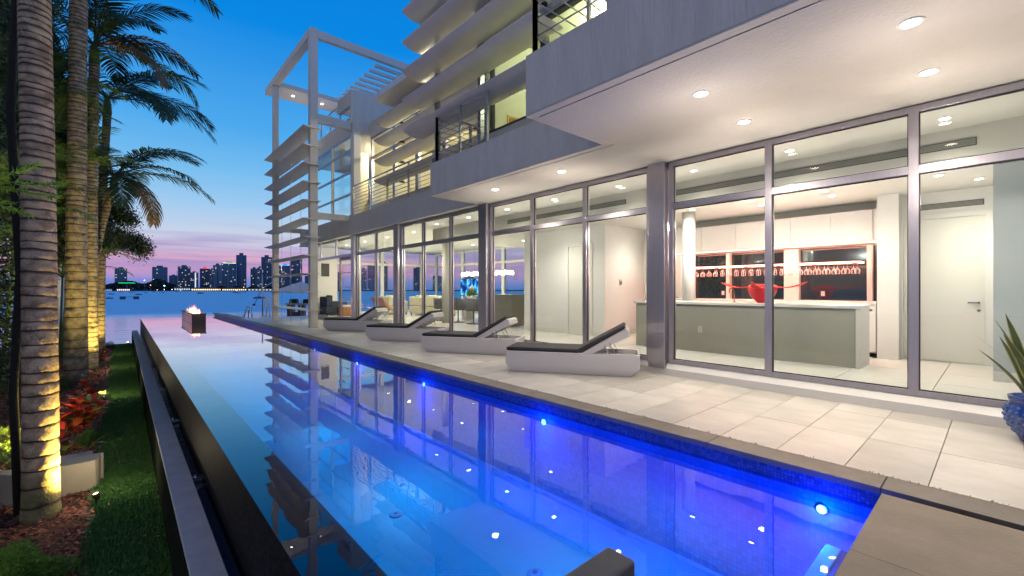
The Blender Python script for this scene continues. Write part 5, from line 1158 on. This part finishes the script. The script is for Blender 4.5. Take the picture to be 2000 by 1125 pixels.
# beige utility box behind the nearest trunk
M_BEIGE = mat('beige_plastic', (0.46,0.40,0.30), 0.5, var=0.12, vscale=4, bump=0.08, bscale=60)
ub = thing('utility_box', 'beige moulded utility box lying on the mulch behind the nearest trunk', 'box', (-1.28,8.75,Z_LAWN), 0.06); ub.scale = (1,1,0.82)
MB().prism([(0.0,0.02),(1.08,0.02),(1.08,0.07),(1.04,0.08),(1.02,0.32),(0.98,0.37),(0.30,0.37),(0.20,0.30),(0.02,0.07),(0.0,0.07)], 0.0, 0.5, 'Y').obj('shell', M_BEIGE, ub, bevel=0.018, seg=3)
MB().prism([(0.28,0.372),(0.985,0.372),(0.965,0.40),(0.31,0.40)], 0.02, 0.48, 'Y').obj('lid', mat('beige_lid', (0.42,0.40,0.36), 0.5), ub, bevel=0.01)
lt = B(1.05,0.10,0.09,1.085,0.30,0.30).obj('latch', mat('grey_plastic', (0.45,0.46,0.48), 0.4), ub, bevel=0.006)
for k in range(4): B(1.086,0.13+0.04*k,0.12,1.092,0.145+0.04*k,0.27).obj('rib', M_TAUPE, lt)
MB().tube([(1.07,0.12,0.30),(1.09,0.12,0.33),(1.09,0.28,0.33),(1.07,0.28,0.30)], 0.006, 6).obj('handle', M_STEEL, lt)
MB().lathe([(0.012,0),(0.012,0.004),(0,0.004)], 10).obj('screw', M_BLACK, ub).location = (0.62,-0.002,0.14); C.objects[ub.children[-1].name].rotation_euler = (PI/2,0,0)

# garden spotlights
YEL = (1.0,0.74,0.14)
def aim(o, frm, to): o.rotation_euler = (Vector(to)-Vector(frm)).to_track_quat('-Z','Y').to_euler()
def garden_spot(label, x, y, target, p, size=1.0):
    t = thing('garden_spotlight', label, 'spotlight', (x,y,Z_LAWN), 0, 'small spotlights in the mulch bed')
    d = (Vector(target)-Vector((x,y,Z_LAWN+0.14))).normalized(); q = d.to_track_quat('Z','Y')
    MB().tube([(0,0,0),(0,0,0.10)], 0.012, 8).obj('stake', M_BLACK, t)
    h = MB().lathe([(0.0,-0.06),(0.026,-0.055),(0.034,-0.02),(0.038,0.035),(0.034,0.035),(0.030,0.02)], 16).obj('lamp_head', M_BLACK, t, smooth=True); h.location = (0,0,0.13); h.rotation_euler = q.to_euler()
    le = MB().lathe([(0.033,0.022),(0.0,0.028)], 16).obj('lens', M_LENSY, h)
    o = lamp('beam', 'SPOT', (0,0,0), p, YEL, t, spot_size=size, spot_blend=0.7, shadow_soft_size=0.02); o.location = Vector((0,0,0.13))+d*0.05; o.rotation_euler = d.to_track_quat('-Z','Y').to_euler()
    s_ = lamp('bed_fill', 'POINT', (0.05,0,0.55), p*0.03, (1.0,0.84,0.55), t, shadow_soft_size=0.04)  # added fill point floating above the spotlight to lift the planting
garden_spot('garden spotlight in front of the beige box, aimed at the nearest trunk', -0.25, 7.80, (-0.70,7.80,0.5), 560, 2.1)
garden_spot('garden spotlight beside the big croton', -0.33, 14.8, (-0.95,18.2,2.4), 800, 1.3)
garden_spot('garden spotlight near the low red croton, aimed at the third trunk', -0.42, 20.3, (-0.78,21.4,1.5), 520, 1.6)
garden_spot('garden spotlight between the third trunk and the sea wall', -0.40, 24.3, (-0.7,25.6,1.5), 380, 1.5)
garden_spot('tiny garden spotlight at the far end of the lawn', 0.22, 29.1, (-1.0,27.4,2.5), 160, 1.3)
garden_spot('garden spotlight hidden behind the nearest trunk, lighting the palm clumps', -1.15, 10.2, (-1.9,12.5,3.0), 450, 1.8)
garden_spot('garden spotlight hidden behind the second trunk, lighting foliage', -1.25, 19.3, (-1.7,22.0,4.0), 450, 1.8)
# grass blades and mulch chips
r = np.random.RandomState(2); n = 90000
y = 4.6+24.8*r.rand(n)**2.0; x = r.uniform(-0.33,0.368,n); edge = -0.33+0.06*np.sin(y*1.9)+0.03*np.sin(y*5.3); k_ = x > edge; x, y = x[k_], y[k_]; n = len(x)
h = r.uniform(0.018,0.038,n)*(1+0.03*y); w = r.uniform(0.003,0.006,n)*(1+0.10*y); a = r.uniform(0,6.28,n); z0 = np.full(n, Z_LAWN+0.018)
V = np.stack([np.stack([x-w*np.cos(a), y-w*np.sin(a), z0],1), np.stack([x+w*np.cos(a), y+w*np.sin(a), z0],1), np.stack([x+r.normal(0,0.012,n), y+r.normal(0,0.012,n), z0+h],1)],1).reshape(-1,3)
M_GRASS = mat('grass_blade', (0.085,0.23,0.045), 0.6, var=0.5, vscale=14)
go = inst(npmesh('grass', V, 3, M_GRASS), 'grass'); tag(go, 'strip of short green artificial grass between the bed and the gutter curb', 'grass', kind='stuff')
r = np.random.RandomState(3); n = 26000
y = 4.4+24*r.rand(n)**1.7; x = r.uniform(-2.6,-0.27,n); L0 = r.uniform(0.012,0.045,n); w = r.uniform(0.004,0.012,n); a = r.uniform(0,6.28,n); ti = r.normal(0,0.35,n); z0 = Z_LAWN+r.uniform(0.004,0.045,n)
dx, dy, dz = np.cos(a)*L0, np.sin(a)*L0, np.sin(ti)*L0; sx, sy = -np.sin(a)*w, np.cos(a)*w; sz = r.normal(0,0.4,n)*w
V = np.stack([np.stack([x-dx-sx,y-dy-sy,z0-dz-sz],1),np.stack([x+dx-sx,y+dy-sy,z0+dz-sz],1),np.stack([x+dx+sx,y+dy+sy,z0+dz+sz],1),np.stack([x-dx+sx,y-dy+sy,z0-dz+sz],1)],1).reshape(-1,3)
M_CHIP = mat('mulch_chip', (0.34,0.12,0.07), 0.85, var=0.8, vscale=9, col2=(0.09,0.03,0.02))
mo = inst(npmesh('mulch', V, 4, M_CHIP), 'mulch'); tag(mo, 'red-brown bark mulch covering the planting bed', 'mulch', kind='stuff')

# litter: fallen leaves on the turf, mineral crumbs along the coping joint
r = np.random.RandomState(6); n = 260
y = r.uniform(5.0,28,n); x = -0.30+0.6*r.rand(n)**1.8; P = np.stack([x,y,np.full(n,Z_LAWN+0.05)],1)
a = r.uniform(0,6.28,n); Lq = r.uniform(0.012,0.035,n); d = np.stack([np.cos(a)*Lq,np.sin(a)*Lq,r.normal(0,0.3,n)*Lq],1); e = np.stack([-np.sin(a)*Lq*0.4,np.cos(a)*Lq*0.4,r.normal(0,0.3,n)*Lq],1)
lo = inst(npmesh('fallen_leaves', np.stack([P-d,P-e,P+d,P+e],1).reshape(-1,3), 4, mat('dead_leaf', (0.24,0.13,0.05), 0.8, var=0.6, vscale=6)), 'fallen_leaves'); tag(lo, 'dry fallen leaves scattered on the turf strip', 'leaves', kind='stuff')
n = 1300; y = r.uniform(-1.5,16,n); x = X_CO1+r.normal(-0.004,0.009,n)+0.005*np.sin(y*23); k_ = (np.sin(y*5.1)+np.sin(y*13.7)+r.normal(0,0.7,n)) > -0.3; x, y = x[k_], y[k_]; n = len(x)
P = np.stack([x,y,0.003+0.004*r.rand(n)],1); d = r.normal(0,0.004,(n,3)); e = r.normal(0,0.004,(n,3))
co_ = inst(npmesh('joint_crumbs', np.stack([P-d,P-e,P+d,P+e],1).reshape(-1,3), 4, mat('lime_crumb', (0.62,0.57,0.48), 0.9, var=0.6, vscale=30, col2=(0.28,0.24,0.19))), 'joint_crumbs'); tag(co_, 'crumbling lime joint between the coping and the pale deck tiles', 'joint', kind='stuff')

# ================================================================== ACROSS THE BAY
def tower_mat(name, c1, c2):
    m = bpy.data.materials.new(name); m.use_nodes = True; nt = m.node_tree; b = nt.nodes['Principled BSDF']; L = nt.links.new
    tc = N(nt,'ShaderNodeTexCoord'); sp = N(nt,'ShaderNodeSeparateXYZ'); cb = N(nt,'ShaderNodeCombineXYZ'); br = N(nt,'ShaderNodeTexBrick'); ad = N(nt,'ShaderNodeMath', operation='ADD')
    L(tc.outputs['Object'], sp.inputs[0]); L(sp.outputs[0], ad.inputs[0]); L(sp.outputs[1], ad.inputs[1]); L(ad.outputs[0], cb.inputs[0]); L(sp.outputs[2], cb.inputs[1]); L(cb.outputs[0], br.inputs[0])
    br.offset = 0; br.inputs['Scale'].default_value = 1; br.inputs['Brick Width'].default_value = 3.4; br.inputs['Row Height'].default_value = 3.2; br.inputs['Mortar Size'].default_value = 0.5
    br.inputs['Color1'].default_value = tuple(c1)+(1,); br.inputs['Color2'].default_value = tuple(x*0.6 for x in c1)+(1,); br.inputs['Mortar'].default_value = tuple(c2)+(1,)
    L(br.outputs[0], b.inputs['Base Color']); b.inputs['Roughness'].default_value = 0.5; return m
TM = [tower_mat('tower_blue', (0.035,0.10,0.20), (0.09,0.22,0.40)), tower_mat('tower_slate', (0.025,0.06,0.14), (0.06,0.14,0.28)), tower_mat('tower_pale', (0.07,0.16,0.28), (0.18,0.32,0.48))]
WIN = [emis('window_warm', (1.0,0.78,0.50), 1.1), emis('window_white', (0.75,0.90,1.0), 1.0), emis('window_amber', (1.0,0.60,0.35), 1.0)]
WINB = emis('crown_light_blue', (0.1,0.35,1.0), 2.0); WINR = emis('sign_red', (1.0,0.1,0.12), 2.0); WING = emis('crown_light_green', (0.75,1.0,0.6), 1.4)
def tower(pl, pr, yt, dist, label, mi=0, lit=0.07, crown=None, steps=None, seed=0, group='high-rise towers across the bay', blue=False):
    pc_ = (pl+pr)/2; u = (pc_-1000)/FPX; x, y = far(pc_, dist); dd = dist*math.sqrt(1+u*u)
    w = (pr-pl)/FPX*dist/math.sqrt(1+u*u)*1.0; H = zat(yt, dist)-Z_BAY; dpt = w*0.75; rz = math.atan2(y, x)-PI/2
    t = thing('high_rise', label, 'tower', (x,y,Z_BAY), rz, group); r = random.Random(seed+int(pl))
    B(-w/2,0,0,w/2,dpt,H*0.97).obj('shaft', TM[mi], t)
    B(-w*0.22,dpt*0.2,H*0.97,w*0.2,dpt*0.7,H*1.03).obj('plant_room', TM[1], t)
    for k in range(3): B(-w/2-0.6+k*(w*0.5)-0.3,-1.0,1,-w/2+0.6+k*(w*0.5),-0.01,H*0.965).obj('facade_fin', TM[2 if mi != 2 else 0], t)
    for ci, mw_ in enumerate(WIN):
        m = MB(); nx, nz = max(3,int(w/3.4)), max(4,int(H/3.2))
        for i in range(nx):
            for j in range(1, nz):
                if r.random() < lit*0.16*(1.6 if ci == 0 else 0.8): m.box(-w/2+0.7+i*(w-1.4)/nx, -0.25, j*H*0.96/nz, -w/2+0.7+(i+0.62)*(w-1.4)/nx, -0.02, j*H*0.96/nz+1.5)
        if m.v: tag(m.obj('lit_windows', mw_, t), kind='stuff')
    if crown: B(-w*0.42,-0.3,H*0.975,w*0.42,0.5,H*0.975+1.6).obj('crown_light', crown, t)
    return t
DT = 1050
TW_ = [(225,248,523,0,.28,None,'broad tower behind the hanging branches'),(298,327,520,0,.05,None,'wide blue tower standing alone behind the treeline'),(331,347,537,1,.02,None,'short unfinished tower with a roof crane'),
 (348,372,519,1,.30,None,'tower with bright staggered windows right of the short one'),(372,387,531,1,.12,None,'slim stepped tower with one lit vertical strip'),(391,410,523,1,.22,WINR,'tower with a red light strip on its roof'),(410,418,525,1,.30,None,'narrow dark tower beside the red-topped one'),
 (417,433,516,2,.08,None,'pale grey tower at the left of the wide cluster'),(433,463,513,0,.14,WING,'broad tower with a lit pale roof edge'),(446,462,519,1,.20,None,'front tower with bright dots before the broad one'),(462,481,496,1,.13,None,'tallest slender dark blue tower'),
 (490,503,523,2,.12,None,'blue-grey tower left of the post'),(503,512,521,1,.28,None,'thin tower with a stack of bright windows'),(511,531,500,1,.10,None,'tall dark tower right beside the cream post'),(545,567,517,1,.14,WINB,'tower crowned with blue light seen through the louvres'),(567,590,503,1,.10,None,'tall tower seen through the louvre screen'),
 (596,616,538,1,.15,None,'low tower hidden partly by the frame post'),(640,662,530,1,.15,None,'tower seen through the open doorway'),(704,716,524,1,.15,None,'tower seen through the window beside the doorway'),(718,732,515,1,.12,WINR,'dark tower with red sign seen through the living room'),(742,757,512,1,.08,None,'dark tower filling a living room pane'),(778,792,548,1,.15,None,'low tower seen across the sofa'),(808,824,522,1,.10,None,'dark tower right of the sofa window'),(846,862,538,0,.10,None,'tower seen past the round column'),(905,925,535,1,.1,None,'tower behind the chandelier')]
for i, (a, b, yt, mi, lit, cw, lb) in enumerate(TW_):
    dd = DT+(60 if i % 2 else 0)-(80 if 'front' in lb else 0)
    if cw == WING: cw2 = WING
    t = tower(a, b, yt, dd, lb+', across the bay', mi, lit, cw, seed=i)
    if 'crane' in lb:
        B(6,2,t.children[0].dimensions.z,6.8,2.8,t.children[0].dimensions.z+12).obj('crane_mast', TM[1], t); B(-4,2.2,t.children[0].dimensions.z+11,14,2.7,t.children[0].dimensions.z+11.6).obj('crane_jib', TM[1], t)
    if 'vertical strip' in lb: B(1.0,-0.6,3,3.4,-0.05,44).obj('light_strip', WIN[1], t)
# shore: land, treeline, low lit buildings, lamps
M_SHORE = mat('shore_land', (0.02,0.03,0.04), 0.9)
def arc(px0, px1, d0, d1, n=40): return [far(px0+(px1-px0)*i/n, d0) for i in range(n+1)], [far(px0+(px1-px0)*i/n, d1) for i in range(n+1)]
ins, outs = arc(-400, 1500, 960, 1500, 60)
m = MB(); n = len(ins)
m.v = [(x,y,Z_BAY-2) for x,y in ins]+[(x,y,Z_BAY-2) for x,y in outs]+[(x,y,Z_BAY+1.6) for x,y in ins]+[(x,y,Z_BAY+1.6) for x,y in outs]
for i in range(n-1): m.f += [(i,i+1,2*n+i+1,2*n+i),(2*n+i,2*n+i+1,3*n+i+1,3*n+i)]
struct(m.obj('far_shore', M_SHORE))
M_FARTREE = mat('far_tree', (0.014,0.035,0.045), 0.9, var=0.4, vscale=0.05)
rt = np.random.RandomState(11)
def treeline(r, n):
    px = r.uniform(-60, 660, n)
    top = 556+4*np.sin(px*0.11)+3*np.sin(px*0.31+1)
    top = np.where(px < 200, 550, top); top = np.where((px > 200)&(px < 340), 553+3*np.sin(px*0.09+2)-5*np.exp(-((px-308)/16)**2)-4*np.exp(-((px-262)/16)**2), top); top = np.where(px > 345, 561+2.0*np.sin(px*0.2), top)
    d = r.uniform(962, 1000, n); H = CAM_Z+(565-top)/FPX*d-Z_BAY; z = Z_BAY+H*r.rand(n)**0.7
    u = (px-1000)/FPX; return np.stack([(FX+u*FY)*d, (FY-u*FX)*d, z], 1)
tl = inst(leaf_cloud('shore_trees', 22000, 3.6, M_FARTREE, treeline, 12, 0.8), 'shore_trees'); tag(tl, 'dark line of trees along the far shore', 'trees', kind='stuff')
M_LOW = mat('low_building_wall', (0.10,0.13,0.17), 0.8)
def low_building(pl, pr, yt, d, label, warm=True, n=8, lm=None):
    pc_ = (pl+pr)/2; x, y = far(pc_, d); u = (pc_-1000)/FPX; w = (pr-pl)/FPX*d/math.sqrt(1+u*u); H = zat(yt, d)-Z_BAY
    t = thing('waterfront_building', label, 'building', (x,y,Z_BAY), math.atan2(y,x)-PI/2, 'low buildings on the far waterfront')
    B(-w/2,0,0,w/2,w*0.3+4,H).obj('wall', M_LOW, t); B(-w/2-0.5,-0.8,H,w/2+0.5,w*0.3+4.5,H+0.6).obj('roof', TM[2], t)
    lm = lm or (WIN[0] if warm else WIN[1])
    wme = B(0,-0.3,0,w/n*0.6,-0.02,H*0.35).mesh('window', lm)
    for i in range(n): inst(wme, 'window', t, (-w/2+w*(i+0.2)/n, 0, H*0.30))
    return t
low_building(228,254,563.5,950,'long pavilion glowing pink-white on the far waterfront',True,7, emis('pavilion_pink', (1.0,0.6,0.45), 3.0))
low_building(204,219,564.5,950,'small white tent-like pavilion at the left end of the waterfront',False,4)
low_building(340,372,561,950,'lit marina building right of the treeline',False,7)
low_building(374,432,562.5,950,'long lit arcade under the stepped towers',True,14, emis('arcade_amber', (1.0,0.62,0.25), 3.2))
low_building(434,482,563,950,'long low lit quay building under the tallest tower',True,12, emis('quay_amber', (1.0,0.62,0.25), 2.6))
low_building(484,545,563.5,955,'dim waterfront terrace left of the cream post',True,9)
low_building(548,600,562.5,955,'waterfront building behind the louvre screen',True,8)
gb = thing('green_light_bar', 'bright green light bar above the treeline under the branches', 'light', (*far(248,955), zat(552.5,955)), math.atan2(far(248,955)[1],far(248,955)[0])-PI/2)
B(-14,0,-0.9,14,1,0.7).obj('light_bar', emis('green_neon', (0.02,0.75,0.2), 1.2), gb); B(-0.6,0.2,-14,0.6,0.8,-1).obj('pylon', TM[1], gb)
lamps_ = [(282,547.5,'w',1.3),(294,557,'o',1.1),(321,558,'b',2.0),(307,566,'o',1.0),(321,565.5,'w',1.0),(336,565.5,'w',1.0),(353,567,'o',0.9),(476,561,'o',1.0),(514,562,'o',1.5),(462,567,'o',0.9),(440,567,'o',0.7),(388,567,'o',0.7)]
LM = {'w': emis('lamp_white', (1.0,0.85,0.75), 8), 'o': emis('lamp_orange', (1.0,0.45,0.12), 8), 'b': emis('lamp_cyan', (0.35,0.85,1.0), 9)}
for i, (px, py, c_, s) in enumerate(lamps_):
    x, y = far(px, 945); z = zat(py, 945)
    t = thing('shore_lamp', f"{ {'w':'white','o':'orange','b':'bright cyan'}[c_] } lamp on the far shore, {ORD[i]} counted loosely from the branches", 'street lamp', (x,y,Z_BAY), 0, 'lamps on the far shore')
    MB().tube([(0,0,0),(0,0,z-Z_BAY)], 0.15, 6).obj('pole', TM[1], t)
    MB().lathe([(0,-0.6*s),(0.5*s,-0.3*s),(0.6*s,0),(0.5*s,0.3*s),(0,0.6*s)], 12).obj('lamp_head', LM[c_], t).location = (0,0,z-Z_BAY)
# boats
M_HULL = [mat('hull_navy', (0.02,0.06,0.14), 0.5), mat('hull_white', (0.25,0.32,0.42), 0.5), mat('hull_dark', (0.015,0.03,0.06), 0.5)]
def boat(px, py, pw, label, hm=0, mast=0, cabin=True, canopy=False, rz=None):
    d = (CAM_Z-Z_BAY)*FPX/(py-565.0-0.0); x, y = far(px, d); u = (px-1000)/FPX; Lb = pw/FPX*d/math.sqrt(1+u*u); H = Lb*0.13
    t = thing('boat', label, 'boat', (x,y,Z_BAY), math.atan2(y,x)-PI/2+(rz or 0), 'boats moored in the bay')
    w = Lb*0.28
    m = MB(); sec = [(-0.5,0.75),(-0.3,1.0),(0.1,1.0),(0.35,0.6),(0.5,0.04)]
    for sx, sw in sec: m.v += [(sx*Lb,-sw*w/2,H*(1+0.5*max(0,sx))),(sx*Lb,-sw*w/2*0.6,-0.2),(sx*Lb,sw*w/2*0.6,-0.2),(sx*Lb,sw*w/2,H*(1+0.5*max(0,sx)))]
    for i in range(4):
        b = 4*i
        for j in range(3): m.f.append((b+j,b+4+j,b+5+j,b+1+j))
        m.f.append((b+3,b+7,b+4,b))
    m.f += [(0,1,2,3),(19,18,17,16)]
    m.obj('hull', M_HULL[hm], t)
    if cabin: B(-0.25*Lb,-w*0.3,H,0.12*Lb,w*0.3,H+Lb*0.10).obj('cabin', M_HULL[1], t, bevel=Lb*0.01)
    if canopy:
        B(-0.3*Lb,-w*0.4,H+Lb*0.2,0.2*Lb,w*0.4,H+Lb*0.22).obj('canopy', M_HULL[0], t)
        for a in (-0.27,0.17):
            for b in (-0.36,0.36): B(a*Lb,b*w-0.04,H,a*Lb+0.08,b*w+0.04,H+Lb*0.2).obj('canopy_post', M_HULL[1], t)
    if mast:
        mh = mast/FPX*d; MB().tube([(0,0,H),(0,0,mh)], [Lb*0.012,Lb*0.006], 6).obj('mast', M_HULL[1], t); MB().tube([(0,0,H+Lb*0.12),(-0.42*Lb,0,H+Lb*0.13)], Lb*0.01, 6).obj('boom', M_HULL[1], t)
    return t
boat(213, 583.5, 17, 'small white-rimmed boat nearest the palm trunks', 2, canopy=True)
boat(217, 575, 13, 'dark boat just beyond the small rimmed one', 0)
rf = thing('swim_raft', 'low swim raft of two blocks joined by a plank', 'raft', (*far(253, (CAM_Z-Z_BAY)*FPX/19.5), Z_BAY), math.atan2(far(253,10)[1],far(253,10)[0])-PI/2)
for a in (-2.9, 1.1): B(a,-0.8,-0.2,a+1.8,0.8,1.15).obj('float', M_HULL[0], rf, bevel=0.1)
B(-1.1,-0.3,0.85,1.1,0.3,1.0).obj('plank', M_HULL[2], rf)
boat(271, 576, 14, 'moored sailing boat with a tall mast left of the lone tower', 0, mast=42)
boat(318, 571.5, 9, 'distant sailing boat in front of the lone wide tower', 1, mast=26, cabin=False)
boat(285, 572, 8, 'distant sailing boat with a thin mast before the treeline', 0, mast=20)
boat(255, 572, 9, 'distant sailing boat under the green light bar', 1, mast=22)
boat(391, 573.5, 14, 'low dark motor boat under the stepped towers', 2)
boat(459, 571.8, 10, 'dark motor boat below the lit roof-edge tower', 2)
boat(467, 572.8, 8, 'small dark boat beside the motor boat', 2, cabin=False)
boat(478, 571.2, 6, 'tiny boat below the tallest tower', 0, cabin=False)
boat(507, 583, 24, 'dark blue cabin boat moored behind the davit', 0, canopy=False)
boat(404, 583, 3, 'tiny buoy-like dinghy alone on open water', 2, cabin=False)
for i, (px, py) in enumerate(((236,568.3),(262,568.6),(300,568.4),(345,568.6))): boat(px, py+2.0, 7, f'tiny moored boat close under the far shore, {ORD[i]} from the palms', i % 3)
